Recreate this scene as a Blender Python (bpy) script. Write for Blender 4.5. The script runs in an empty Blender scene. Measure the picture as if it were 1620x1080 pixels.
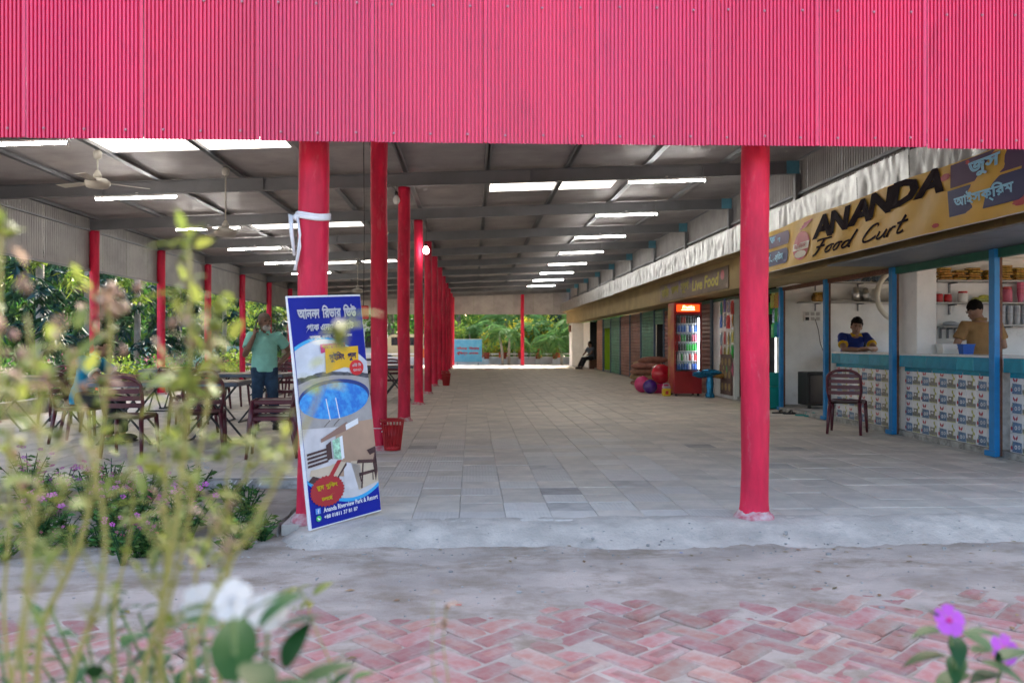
import bpy, math, random
import numpy as np
from mathutils import Vector, Matrix, Euler, noise
R = math.radians
S = bpy.context.scene
C = S.collection
random.seed(7)
NP = np.random.default_rng(7)

# ------------------------------------------------------------------ camera, sky, sun, exposure
cam = bpy.data.cameras.new('camera')
cam.sensor_width = 36.0
cam.lens = 29.5
cam.clip_start = 0.05
cam.clip_end = 2000
cam.dof.use_dof = True
cam.dof.focus_distance = 7.8
cam.dof.aperture_fstop = 2.7
cam_o = bpy.data.objects.new('camera', cam)
cam_o.location = (0, 0, 1.2)
cam_o.rotation_euler = (R(90.09), 0, R(-2.67))
C.objects.link(cam_o)
S.camera = cam_o

SUN_EL, SUN_AZ = R(34), R(14)           # azimuth clockwise from +Y: beyond the hall, so its front lies in open shade
w = bpy.data.worlds.new('World'); S.world = w; w.use_nodes = True
wn = w.node_tree
bgn = wn.nodes['Background']
sky = wn.nodes.new('ShaderNodeTexSky')
sky.sky_type = 'NISHITA'; sky.sun_disc = False
sky.sun_elevation = SUN_EL; sky.sun_rotation = SUN_AZ
sky.air_density = 1.0; sky.dust_density = 6.0; sky.ozone_density = 0.3
wn.links.new(sky.outputs[0], bgn.inputs[0])
bgn.inputs[1].default_value = 0.15
sun = bpy.data.lights.new('sun', 'SUN'); sun.energy = 2.0; sun.angle = R(1.5); sun.color = (1.0, 0.95, 0.88)
sun_o = bpy.data.objects.new('sun', sun)
sd = Vector((math.sin(SUN_AZ) * math.cos(SUN_EL), math.cos(SUN_AZ) * math.cos(SUN_EL), math.sin(SUN_EL)))
sun_o.rotation_euler = (-sd).to_track_quat('-Z', 'Y').to_euler()
sun_o.location = sd * 60
C.objects.link(sun_o)
S.view_settings.view_transform = 'Standard'; S.view_settings.look = 'None'
S.view_settings.gamma = 1.0; S.view_settings.use_curve_mapping = False
S.view_settings.exposure = 2.58
S.cycles.max_bounces = 6; S.cycles.diffuse_bounces = 4; S.cycles.glossy_bounces = 2; S.cycles.transparent_max_bounces = 8
S.cycles.use_denoising = True
S.cycles.use_adaptive_sampling = True; S.cycles.adaptive_threshold = 0.02
S.cycles.sample_clamp_indirect = 6.0

# ------------------------------------------------------------------ materials
MT = {}
def mat(name, col=(.5, .5, .5), rough=.6, metal=0., var=0.0, nscale=4.0, col2=None, bump=0.0, bscale=30.0, spec=.5,
        rnd=0.0, isl=0.0, emit=0.0, ecol=None, trans=0.0, alpha=1.0, stretch=None, contrast=(.35, .65), world=False, translucent=0.0, coat=0.0, stripes=None, detail=5, noise2=None):
    m = bpy.data.materials.new(name); m.use_nodes = True
    nt = m.node_tree; N = nt.nodes; L = nt.links
    p = N['Principled BSDF']
    p.inputs['Roughness'].default_value = rough; p.inputs['Metallic'].default_value = metal
    p.inputs['Specular IOR Level'].default_value = spec
    p.inputs['Transmission Weight'].default_value = trans
    p.inputs['Alpha'].default_value = alpha
    p.inputs['Coat Weight'].default_value = coat
    c4 = (*col, 1)
    src = None
    tc = N.new('ShaderNodeTexCoord'); vec = tc.outputs['Object']
    if world:
        g = N.new('ShaderNodeNewGeometry'); vec = g.outputs['Position']
    if stretch:
        mp = N.new('ShaderNodeMapping'); mp.inputs['Scale'].default_value = stretch
        L.new(vec, mp.inputs[0]); vec = mp.outputs[0]
    if var > 0 or col2:
        n = N.new('ShaderNodeTexNoise'); n.inputs['Scale'].default_value = nscale; n.inputs['Detail'].default_value = detail
        n.inputs['Roughness'].default_value = .62
        L.new(vec, n.inputs['Vector'])
        r = N.new('ShaderNodeValToRGB')
        r.color_ramp.elements[0].position = contrast[0]; r.color_ramp.elements[1].position = contrast[1]
        if col2:
            a, b = c4, (*col2, 1)
        else:
            a = tuple(x * (1 - var) for x in col) + (1,); b = tuple(min(1, x * (1 + var)) for x in col) + (1,)
        r.color_ramp.elements[0].color = a; r.color_ramp.elements[1].color = b
        L.new(n.outputs[0], r.inputs[0]); src = r.outputs[0]
    if noise2:   # (scale, colour, lo, hi): a second layer of stains
        n2 = N.new('ShaderNodeTexNoise'); n2.inputs['Scale'].default_value = noise2[0]; n2.inputs['Detail'].default_value = 7
        n2.inputs['Roughness'].default_value = .7
        L.new(vec, n2.inputs['Vector'])
        mr = N.new('ShaderNodeMapRange'); mr.inputs[1].default_value = noise2[2]; mr.inputs[2].default_value = noise2[3]
        L.new(n2.outputs[0], mr.inputs[0])
        mx = N.new('ShaderNodeMix'); mx.data_type = 'RGBA'; mx.inputs[7].default_value = (*noise2[1], 1)
        if src: L.new(src, mx.inputs[6])
        else: mx.inputs[6].default_value = c4
        L.new(mr.outputs[0], mx.inputs[0]); src = mx.outputs[2]
    if rnd > 0 or isl > 0:
        hsv = N.new('ShaderNodeHueSaturation')
        if src: L.new(src, hsv.inputs['Color'])
        else: hsv.inputs['Color'].default_value = c4
        add = N.new('ShaderNodeMath'); add.operation = 'ADD'
        oi = N.new('ShaderNodeObjectInfo'); g2 = N.new('ShaderNodeNewGeometry')
        L.new(oi.outputs['Random'], add.inputs[0]); L.new(g2.outputs['Random Per Island'], add.inputs[1])
        fr = N.new('ShaderNodeMath'); fr.operation = 'FRACT'; L.new(add.outputs[0], fr.inputs[0])
        amt = max(rnd, isl)
        mr = N.new('ShaderNodeMapRange'); mr.inputs[3].default_value = 1 - amt; mr.inputs[4].default_value = 1 + amt
        L.new(fr.outputs[0], mr.inputs[0]); L.new(mr.outputs[0], hsv.inputs['Value'])
        mu = N.new('ShaderNodeMath'); mu.operation = 'MULTIPLY'; mu.inputs[1].default_value = 7.31; L.new(fr.outputs[0], mu.inputs[0])
        f2 = N.new('ShaderNodeMath'); f2.operation = 'FRACT'; L.new(mu.outputs[0], f2.inputs[0])
        mr2 = N.new('ShaderNodeMapRange'); mr2.inputs[3].default_value = .5 - amt * .06; mr2.inputs[4].default_value = .5 + amt * .06
        L.new(f2.outputs[0], mr2.inputs[0]); L.new(mr2.outputs[0], hsv.inputs['Hue'])
        src = hsv.outputs[0]
    if src: L.new(src, p.inputs['Base Color'])
    else: p.inputs['Base Color'].default_value = c4
    if bump > 0 or stripes:
        h = None
        if bump > 0:
            bn = N.new('ShaderNodeTexNoise'); bn.inputs['Scale'].default_value = bscale; bn.inputs['Detail'].default_value = 6
            L.new(vec, bn.inputs['Vector']); h = bn.outputs[0]
        if stripes:      # (scale, strength)
            wv = N.new('ShaderNodeTexWave'); wv.inputs['Scale'].default_value = stripes[0]; wv.bands_direction = stripes[2]
            L.new(vec, wv.inputs['Vector'])
            if h is None: h = wv.outputs['Fac']
            else:
                ma = N.new('ShaderNodeMath'); ma.operation = 'MULTIPLY_ADD'; ma.inputs[1].default_value = stripes[1]
                L.new(wv.outputs['Fac'], ma.inputs[0]); L.new(h, ma.inputs[2]); h = ma.outputs[0]
        b = N.new('ShaderNodeBump'); b.inputs['Strength'].default_value = max(bump, .25); b.inputs['Distance'].default_value = .01
        L.new(h, b.inputs['Height']); L.new(b.outputs[0], p.inputs['Normal'])
    if emit > 0:
        p.inputs['Emission Color'].default_value = (*(ecol or col), 1); p.inputs['Emission Strength'].default_value = emit
    if translucent > 0:
        t = N.new('ShaderNodeBsdfTranslucent')
        if src: L.new(src, t.inputs[0])
        else: t.inputs[0].default_value = c4
        ms = N.new('ShaderNodeMixShader'); ms.inputs[0].default_value = translucent
        L.new(p.outputs[0], ms.inputs[1]); L.new(t.outputs[0], ms.inputs[2])
        L.new(ms.outputs[0], N['Material Output'].inputs[0])
    MT[name] = m
    return m

# ------------------------------------------------------------------ mesh helpers
class MB:
    def __init__(s): s.v = []; s.f = []; s.mi = []; s.m = 0
    def add(s, vs, fs):
        o = len(s.v); s.v.extend([tuple(v) for v in vs])
        for f in fs: s.f.append(tuple(i + o for i in f)); s.mi.append(s.m)
        return s
    def box(s, c, d, rz=0.0, bev=0.0, rx=0.0, ry=0.0):
        x, y, z = d[0] / 2, d[1] / 2, d[2] / 2
        M = Euler((rx, ry, rz)).to_matrix()
        if bev <= 0:
            vs = [(-x, -y, -z), (x, -y, -z), (x, y, -z), (-x, y, -z), (-x, -y, z), (x, -y, z), (x, y, z), (-x, y, z)]
            fs = [(0, 3, 2, 1), (4, 5, 6, 7), (0, 1, 5, 4), (1, 2, 6, 5), (2, 3, 7, 6), (3, 0, 4, 7)]
        else:
            b = min(bev, x * .9, y * .9, z * .9)
            vs = []; idx = {}
            for sx in (-1, 1):
                for sy in (-1, 1):
                    for sz in (-1, 1):
                        for k in range(3):
                            p = [sx * (x - b), sy * (y - b), sz * (z - b)]; p[k] = (sx * x, sy * y, sz * z)[k]
                            idx[(sx, sy, sz, k)] = len(vs); vs.append(tuple(p))
            I = idx; fs = []
            def q(a): fs.append(a)
            for sgn in (-1, 1):
                a = [I[(sgn, -1, -1, 0)], I[(sgn, 1, -1, 0)], I[(sgn, 1, 1, 0)], I[(sgn, -1, 1, 0)]]; q(tuple(a if sgn > 0 else a[::-1]))
                a = [I[(-1, sgn, -1, 1)], I[(1, sgn, -1, 1)], I[(1, sgn, 1, 1)], I[(-1, sgn, 1, 1)]]; q(tuple(a[::-1] if sgn > 0 else a))
                a = [I[(-1, -1, sgn, 2)], I[(1, -1, sgn, 2)], I[(1, 1, sgn, 2)], I[(-1, 1, sgn, 2)]]; q(tuple(a if sgn > 0 else a[::-1]))
            for a1 in (-1, 1):
                for a2 in (-1, 1):
                    e = [I[(a1, a2, -1, 0)], I[(a1, a2, -1, 1)], I[(a1, a2, 1, 1)], I[(a1, a2, 1, 0)]]; q(tuple(e if a1 * a2 > 0 else e[::-1]))
                    e = [I[(a1, -1, a2, 0)], I[(a1, -1, a2, 2)], I[(a1, 1, a2, 2)], I[(a1, 1, a2, 0)]]; q(tuple(e[::-1] if a1 * a2 > 0 else e))
                    e = [I[(-1, a1, a2, 1)], I[(-1, a1, a2, 2)], I[(1, a1, a2, 2)], I[(1, a1, a2, 1)]]; q(tuple(e if a1 * a2 > 0 else e[::-1]))
            for sx in (-1, 1):
                for sy in (-1, 1):
                    for sz in (-1, 1):
                        t = [I[(sx, sy, sz, 0)], I[(sx, sy, sz, 1)], I[(sx, sy, sz, 2)]]; q(tuple(t if sx * sy * sz > 0 else t[::-1]))
        return s.add([M @ Vector(v) + Vector(c) for v in vs], fs)
    def tube(s, pts, rad, n=8, caps=True, flat=1.0, up0=None):
        pts = [Vector(p) for p in pts]
        if not hasattr(rad, '__len__'): rad = [rad] * len(pts)
        rings = []; up = None
        for i, p in enumerate(pts):
            d = (pts[min(i + 1, len(pts) - 1)] - pts[max(i - 1, 0)])
            if d.length < 1e-9: d = Vector((0, 0, 1))
            d.normalize()
            if up is None:
                a = Vector(up0) if up0 else (Vector((0, 0, 1)) if abs(d.z) < .9 else Vector((1, 0, 0)))
                up = (a - d * a.dot(d)).normalized()
            else:
                up = (up - d * up.dot(d)); up = up.normalized() if up.length > 1e-6 else Vector((1, 0, 0))
            sd_ = d.cross(up)
            rings.append([p + (up * math.cos(2 * math.pi * k / n) + sd_ * math.sin(2 * math.pi * k / n) * flat) * rad[i] for k in range(n)])
        vs = [v for r in rings for v in r]; fs = []
        for i in range(len(rings) - 1):
            for k in range(n):
                a = i * n + k; b = i * n + (k + 1) % n
                fs.append((a, b, b + n, a + n))
        if caps:
            fs.append(tuple(range(n))[::-1]); o = (len(rings) - 1) * n; fs.append(tuple(range(o, o + n)))
        return s.add(vs, fs)
    def lathe(s, prof, n=16, c=(0, 0, 0), sx=1.0, sy=1.0):
        vs = []; fs = []
        for r, z in prof:
            for k in range(n):
                a = 2 * math.pi * k / n; vs.append((c[0] + r * sx * math.cos(a), c[1] + r * sy * math.sin(a), c[2] + z))
        for i in range(len(prof) - 1):
            for k in range(n):
                a = i * n + k; b = i * n + (k + 1) % n; fs.append((a, b, b + n, a + n))
        fs.append(tuple(range(n))[::-1]); o = (len(prof) - 1) * n; fs.append(tuple(range(o, o + n)))
        return s.add(vs, fs)
    def ball(s, c, r, n=12, m=8, sx=1., sy=1., sz=1., M=None):
        vs = []; fs = []
        for i in range(m + 1):
            t = math.pi * i / m
            for k in range(n):
                a = 2 * math.pi * k / n
                v = Vector((r * sx * math.sin(t) * math.cos(a), r * sy * math.sin(t) * math.sin(a), r * sz * math.cos(t)))
                if M: v = M @ v
                vs.append(v + Vector(c))
        for i in range(m):
            for k in range(n):
                a = i * n + k; b = i * n + (k + 1) % n; fs.append((a, a + n, b + n, b))
        return s.add(vs, fs)
    def grid(s, nu, nv, fn):
        vs = [fn(i / nu, j / nv) for j in range(nv + 1) for i in range(nu + 1)]
        fs = [(j * (nu + 1) + i, j * (nu + 1) + i + 1, (j + 1) * (nu + 1) + i + 1, (j + 1) * (nu + 1) + i) for j in range(nv) for i in range(nu)]
        return s.add(vs, fs)
    def poly(s, pts): return s.add(pts, [tuple(range(len(pts)))])
    def mesh(s, name, mats=None, smooth=False):
        me = bpy.data.meshes.new(name); me.from_pydata([tuple(v) for v in s.v], [], s.f)
        for m in (mats if isinstance(mats, (list, tuple)) else [mats]):
            if m: me.materials.append(MT[m] if isinstance(m, str) else m)
        if len(me.materials) > 1: me.polygons.foreach_set('material_index', s.mi)
        if smooth: me.polygons.foreach_set('use_smooth', [True] * len(me.polygons))
        me.update(); return me
    def build(s, name, mats=None, parent=None, smooth=False, kind=None, loc=None):
        return ob(name, s.mesh(name, mats, smooth), parent, loc, kind=kind)

def ob(name, me, parent=None, loc=None, rot=None, scale=None, kind=None):
    o = bpy.data.objects.new(name, me); C.objects.link(o)
    if parent: o.parent = parent
    if loc is not None: o.location = loc
    if rot is not None: o.rotation_euler = rot
    if scale is not None: o.scale = scale if hasattr(scale, '__len__') else (scale,) * 3
    if kind: o['kind'] = kind
    return o
def tag(o, label, cat, group=None):
    o['label'] = label; o['category'] = cat
    if group: o['group'] = group
    return o
def thing(name, label, cat, loc=(0, 0, 0), rz=0.0, group=None):
    o = ob(name, None, None, loc, (0, 0, rz)); o.empty_display_size = .1
    return tag(o, label, cat, group)
def kids(o): return [c for c in bpy.data.objects if c.parent is o]
KID = {}
def copy_tree(root, loc=None, rz=None, label=None):
    if root.name not in KID:
        KID[root.name] = [(c, [g for g in bpy.data.objects if g.parent is c]) for c in bpy.data.objects if c.parent is root]
    r = root.copy(); C.objects.link(r)
    if loc is not None: r.location = loc
    if rz is not None: r.rotation_euler = (0, 0, rz)
    if label: r['label'] = label
    for c, gs in KID[root.name]:
        k = c.copy(); C.objects.link(k); k.parent = r
        for g in gs:
            h = g.copy(); C.objects.link(h); h.parent = k
    return r
def fbm(x, y, z=0.0, o=4):
    s_, a, f = 0, 1, 1
    for _ in range(o):
        s_ += a * noise.noise((x * f, y * f, z * f)); a *= .5; f *= 2
    return s_
ORD = ['first', 'second', 'third', 'fourth', 'fifth', 'sixth', 'seventh', 'eighth', 'ninth', 'tenth', 'eleventh', 'twelfth', 'thirteenth', 'fourteenth', 'fifteenth']

# lettering: outline tubes keep overlapping contours (Bengali glyphs) solid; 'fill' for plain Latin
def text_geo(body, size=1.0, shear=0.0, bold=0.0, fill=False, spacing=1.0):
    c = bpy.data.curves.new('lettering', 'FONT'); c.body = body; c.size = size; c.shear = shear; c.space_character = spacing
    c.resolution_u = 2
    if fill:
        c.offset = bold
    else:
        c.fill_mode = 'NONE'; c.bevel_depth = bold * size; c.bevel_resolution = 0
    o = bpy.data.objects.new('lettering', c); C.objects.link(o)
    bpy.context.view_layer.update()
    me = bpy.data.meshes.new_from_object(o.evaluated_get(bpy.context.evaluated_depsgraph_get()))
    vs = [tuple(v.co) for v in me.vertices]; fs = [tuple(p.vertices) for p in me.polygons]
    bpy.data.objects.remove(o); bpy.data.meshes.remove(me); bpy.data.curves.remove(c)
    return vs, fs
def place_text(mb, geo, u0, v0, width=None, height=None, fn=None, thick=.05):
    """fit lettering so its left-bottom corner lies at (u0, v0) in a surface's own (u, v) and has that width/height; fn maps (u, v, d) to 3D"""
    vs, fs = geo
    xs = [v[0] for v in vs]; ys = [v[1] for v in vs]
    x0, x1, y0, y1 = min(xs), max(xs), min(ys), max(ys)
    sx = width / (x1 - x0) if width else None; sy = height / (y1 - y0) if height else None
    sx = sx or sy; sy = sy or sx
    out = [fn(u0 + (v[0] - x0) * sx, v0 + (v[1] - y0) * sy, .0022 + abs(v[2]) * sy * thick) for v in vs]
    mb.add(out, fs)
def bn(parts, bold=.022):
    """parts: (string, dx, dy, sx, sy) laid one after another: lets conjuncts be set by hand"""
    V, F = [], []; pen = 0.0
    for p in parts:
        st = p if isinstance(p, str) else p[0]
        dx, dy, sx, sy = (0, 0, 1, 1) if isinstance(p, str) else p[1:]
        if st == ' ': pen += .42; continue
        vs, fs = text_geo(st, 1.0, 0, bold)
        xs = [v[0] for v in vs]; x0 = min(xs); w_ = (max(xs) - x0) * sx
        o = len(V)
        V += [(pen + dx + (v[0] - x0) * sx, dy + v[1] * sy, v[2]) for v in vs]
        F += [tuple(i + o for i in f) for f in fs]
        pen += dx + w_ - bold * 1.6
    return V, F
# ------------------------------------------------------------------ the setting: ground, brick path, hall floor, apron
mat('sand', (.46, .38, .315), .95, var=.2, nscale=1.6, bump=.8, bscale=75, world=True, stretch=(1, 1.6, 1), noise2=(2.4, (.29, .225, .165), .46, .64))
mat('earth', (.17, .14, .10), .95, var=.3, nscale=1.2, bump=.5, bscale=20, world=True)
mat('brick', (.40, .18, .15), .94, col2=(.43, .275, .235), nscale=11, rnd=.20, bump=.6, bscale=45, contrast=(.36, .7), noise2=(6.5, (.43, .345, .29), .42, .64))
mat('tile', (.62, .545, .46), .65, var=.12, nscale=3.5, isl=.10, bump=.25, bscale=70, world=True, noise2=(1.7, (.47, .42, .365), .46, .70))
mat('tile_dark', (.43, .39, .35), .7, var=.2, nscale=5, rnd=.2, bump=.25, bscale=70)
mat('joint', (.50, .455, .40), .95, var=.2, nscale=6, world=True)
mat('cement', (.53, .46, .39), .92, var=.18, nscale=3.0, bump=.9, bscale=45, world=True, noise2=(5.5, (.40, .36, .31), .50, .68))
mat('old_concrete', (.35, .335, .31), .95, var=.25, nscale=5, bump=.7, bscale=30, world=True, noise2=(6, (.13, .12, .11), .5, .68))

g = MB(); g.grid(24, 24, lambda u, v: ((u - .5) * 900, (v - .5) * 900 + 60, -.16))
ground = g.build('ground', 'earth', kind='structure')

def sand_h(x, y):
    n = fbm(x * 1.3, y * 2.2, 3.1) * .012 + fbm(x * 6, y * 9, 7.7, 3) * .0045
    t = min(1, max(0, (y - 3.92 - .25 * noise.noise((x * .9, 0, 5.2)) - .08 * (x - .5) * .3) / .42))
    return -.1105 + t * .0205 + n * (.55 + .45 * t) + max(0, (y - 5.0)) * .012
ys = [-6, -3, 0, 1.5, 2.4] + [2.8 + .028 * i for i in range(int((5.75 - 2.8) / .028) + 1)] + [6.2, 7.45]
xs = [-14, -9, -6, -4.5] + [-3.4 + .03 * i for i in range(int(8.2 / .03) + 1)] + [5.6, 8, 14, 20]
vs = [(x, y, sand_h(x, y)) for y in ys for x in xs]; nx = len(xs)
fs = [(j * nx + i, j * nx + i + 1, (j + 1) * nx + i + 1, (j + 1) * nx + i) for j in range(len(ys) - 1) for i in range(nx - 1)]
g = MB(); g.add(vs, fs); sandy = g.build('sandy_ground', 'sand', smooth=True, kind='structure')

# herringbone brick path; the largest 300 are pieces of their own
bm_meshes = []
for k in range(5):
    b = MB(); b.box((0, 0, 0), (.236, .112, .07), bev=.009)
    b.v = [(v[0] + random.uniform(-.004, .004), v[1] + random.uniform(-.004, .004), v[2] + random.uniform(-.002, .002)) for v in b.v]
    if k < 1:   # shallow frog pressed in the top
        b.box((0, 0, .0345), (.15, .05, .004), bev=.003)
    bm_meshes.append(b.mesh('brick', 'brick'))
path = ob('brick_path', None, kind='structure')
cells = []
ang = R(41)
L_, W_ = .248, .124
for i in range(-40, 41):
    for j in range(-40, 41):
        # herringbone: pairs of one lengthwise and one crosswise brick stepping along the diagonal
        for kind in (0, 1):
            x = i * W_ + j * 2 * L_; y = i * W_
            if kind == 0: cx, cy, rz = x + L_ / 2, y + W_ / 2, 0
            else: cx, cy, rz = x + L_ + W_ / 2, y - L_ / 2 + W_, math.pi / 2
            X = cx * math.cos(ang) - cy * math.sin(ang); Y = cx * math.sin(ang) + cy * math.cos(ang)
            cells.append((X + .4, Y + 3.4, rz + ang))
seen = set(); uniq = []
for c in cells:
    k = (round(c[0], 2), round(c[1], 2))
    if k in seen: continue
    seen.add(k); uniq.append(c)
vis, rest = [], []
for c in uniq:
    X, Y, rz = c
    if not (-4.6 < X < 5.2 and 1.75 < Y < 5.0): continue
    lim = 4.42 + .2 * noise.noise((X * .9, 0, 5.2)) + .03 * X
    if Y > lim: continue
    (vis if (Y > 3.0 and -.66 * Y < X < .74 * Y) else rest).append(c)
vis.sort(key=lambda c: c[1]); rest += vis[300:]; vis = vis[:300]
for X, Y, rz in vis:
    z = -.1370 + random.gauss(0, .0045) - max(0, Y - 3.9) * .004
    o = ob('brick', random.choice(bm_meshes), path, (X, Y, z), (random.gauss(0, .022), random.gauss(0, .02), rz + random.gauss(0, .02)))
g = MB()
for X, Y, rz in rest:
    g.box((X, Y, -.1385 + random.gauss(0, .003)), (.236, .112, .07), rz=rz + random.gauss(0, .012), bev=.008)
g.build('brick', 'brick', path, kind='stuff')

# hall floor: slab with paving tiles
slab = MB()
slab.box((1.1, 25.1, -.09), (12.6 - 7.9, 38.95, .164)); slab.v = []; slab.f = []; slab.mi = []
slab.box(((-1.27 + 5.56) / 2, (5.64 + 44.6) / 2, -.088), (5.56 + 1.27, 44.6 - 5.64, .16))
slab.box(((-7.55 - 1.272) / 2, (7.38 + 44.6) / 2, -.088), (7.55 - 1.272, 44.6 - 7.38, .16))
floor = slab.build('hall_floor', 'joint', kind='structure')
T = .322
def tile_mesh(name, m):
    b = MB(); h = T / 2 - .0018; t = h - .003
    b.add([(-h, -h, -.012), (h, -h, -.012), (h, h, -.012), (-h, h, -.012), (-h, -h, -.003), (h, -h, -.003), (h, h, -.003), (-h, h, -.003),
           (-t, -t, 0), (t, -t, 0), (t, t, 0), (-t, t, 0)],
          [(8, 9, 10, 11), (4, 5, 9, 8), (5, 6, 10, 9), (6, 7, 11, 10), (7, 4, 8, 11), (0, 1, 5, 4), (1, 2, 6, 5), (2, 3, 7, 6), (3, 0, 4, 7)])
    return b.mesh(name, m)
mat('tile_rib', (.62, .565, .505), .65, var=.12, nscale=3.5, isl=.10, bump=.12, bscale=70, stripes=(11, .5, 'X'), noise2=(2.1, (.45, .41, .365), .5, .75))
TM = [tile_mesh('floor_tile', 'tile'), tile_mesh('floor_tile', 'tile_rib'), tile_mesh('floor_tile', 'tile_dark')]
tl = []
for j in range(int(38.9 / T)):
    Y = 5.66 + (j + .5) * T
    for i in range(int(13.1 / T)):
        X = -7.5 + (i + .5) * T
        if X < -1.27 + T / 2 - .05 and Y < 7.4 + T / 2: continue
        if X > 5.5 - T / 2 + .1: continue
        tl.append((X, Y))
# what each tile shows in the picture: nearer and inside the view first
def shows(p):
    X, Y = p
    r = X / Y
    if r < -.54 or r > .67: return 1e9 + Y
    if X < -1.2 and r < -.2: return 100 + Y
    return Y
tl.sort(key=shows)
def tile_z(X, Y): return .0 + .0035 * noise.noise((X * 1.7, Y * 1.7, 2.2)) + random.gauss(0, .0009)
for X, Y in tl[:300]:
    r = random.random()
    k = 2 if r < .018 else (1 if (r < .5 and X < 1.9) else 0)
    ob('floor_tile', TM[k], floor, (X, Y, tile_z(X, Y)), (random.gauss(0, .003), random.gauss(0, .003), random.choice((0, 0, math.pi / 2))))
g = MB(); h = T / 2 - .0018
for X, Y in tl[300:]:
    z = tile_z(X, Y)
    g.add([(X - h, Y - h, z - .006), (X + h, Y - h, z - .006), (X + h, Y + h, z - .006), (X - h, Y + h, z - .006),
           (X - h + .005, Y - h + .005, z), (X + h - .005, Y - h + .005, z), (X + h - .005, Y + h - .005, z), (X - h + .005, Y + h - .005, z)],
          [(4, 5, 6, 7), (0, 1, 5, 4), (1, 2, 6, 5), (2, 3, 7, 6), (3, 0, 4, 7)])
g.build('floor_tile', 'tile', floor, kind='stuff')

# cement apron along the front edge, lumpy and worn
def apron(u, v):
    x = -1.31 + u * 8.8
    a = noise.noise((x * 1.1, 1.5, 0)) * .05; n = fbm(x * 3.2, v * 3, 4.4) * .008 + fbm(x * 14, v * 9, 1.4, 2) * .006 + abs(noise.noise((x * 7, v * 6, 8))) * -.008
    prof = [(5.80, -.016), (5.74, .004), (5.64, .005), (5.54, -.006), (5.44, -.036), (5.30 + a, -.075), (5.12 + a * 1.8, -.112)]
    t = v * (len(prof) - 1); i = min(int(t), len(prof) - 2); f_ = t - i
    y = prof[i][0] * (1 - f_) + prof[i + 1][0] * f_; z = prof[i][1] * (1 - f_) + prof[i + 1][1] * f_
    if v == 0: y += noise.noise((x * 2.3, 8, 0)) * .05
    e = max(0, 1 - u / .035); return (x + e * .05 * noise.noise((v * 5, 2, 2)), y, z + n * (1 if .1 < v < .95 else .2) - e * e * .12)
g = MB(); g.grid(260, 18, apron); g.f = [f[::-1] for f in g.f]; g.build('cement_apron', 'cement', smooth=True, kind='structure')
# broken edge of the slab on the left and the low kerb wall on the hall's left side
def edge(u, v):
    x = -7.55 + u * 6.3; n = fbm(x * 5, v * 4, 9) * .02
    return (x, 7.36 - (0 if v > .95 else .02) + n * (v < .95), -.16 + v * .168)
g = MB(); g.grid(120, 8, edge)
g.grid(120, 2, lambda u, v: (-7.55 + u * 6.3, 7.36 + v * .14, .008 + .004 * noise.noise((u * 60, v * 3, 0))))
g.build('slab_edge', 'old_concrete', smooth=True, kind='structure')
def edge2(u, v):
    y = 5.6 + u * 1.78; n = fbm(y * 5, v * 4, 2) * .015
    return (-1.29 + n, y, -.16 + v * .165)
g = MB(); g.grid(40, 8, edge2); g.f = [f[::-1] for f in g.f]; g.build('slab_side', 'old_concrete', smooth=True, kind='structure')
k = MB(); k.box((-7.45, 26, .12), (.16, 37.2, .26), bev=.012)
tag(k.build('kerb_wall', 'old_concrete'), 'low concrete kerb wall along the left edge of the hall floor', 'wall')
# raised flower bed the photographer stands in
fb = MB(); fb.grid(40, 20, lambda u, v: (-3 + u * 6, -1.6 + v * 3.1, .43 + .04 * fbm(u * 9, v * 5, 1) - .3 * max(0, v - .93) / .07))
fb.box((0, 1.53, .12), (6.0, .11, .6), bev=.015)
fb.build('flower_bed', 'earth', kind='structure')
# concrete strip behind the hall
g = MB(); g.grid(30, 6, lambda u, v: (-14 + u * 30, 44.62 + v * 3.6, -.03 + .004 * fbm(u * 30, v * 4)))
g.build('back_path', 'cement', kind='structure')

# grit and crumbs lying on the sand and along the apron
g = MB(); gr = random.Random(11)
for q in range(520):
    yy = gr.uniform(3.9, 5.5) if q % 3 else gr.uniform(5.05, 5.45); xx = gr.uniform(-.62, .76) * yy; r_ = gr.uniform(.003, .008) * (2.0 if gr.random() < .06 else 1)
    zz = (sand_h(xx, yy) if yy < 5.2 else -.1 + (yy - 5.2) * .36) + r_ * .3
    g.ball((xx, yy, zz), r_, 5, 3, sx=gr.uniform(.8, 1.6), sy=gr.uniform(.7, 1.3), sz=.7)
g.build('grit', 'old_concrete', kind='stuff')

mat('dry_leaf', (.26, .17, .07), .8, isl=.5)
g = MB(); gr = random.Random(5)
for q in range(60):     # dry leaves blown against the apron and over the bricks
    yy = gr.uniform(3.3, 5.3) if q % 2 else gr.uniform(4.9, 5.3); xx = gr.uniform(-.6, .74) * yy; zz = max(sand_h(xx, yy), -.101) + .003; a = gr.uniform(0, 6.28); L1 = gr.uniform(.014, .032)
    ca, sa = math.cos(a), math.sin(a); pt = [(-1, 0, 0), (-.2, -.38, .18), (1, 0, .12), (-.2, .38, .1)]
    g.add([(xx + (p[0] * ca - p[1] * sa) * L1, yy + (p[0] * sa + p[1] * ca) * L1, zz + p[2] * L1) for p in pt], [(0, 1, 2, 3)])
g.build('leaf_litter', 'dry_leaf', kind='stuff')
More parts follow.
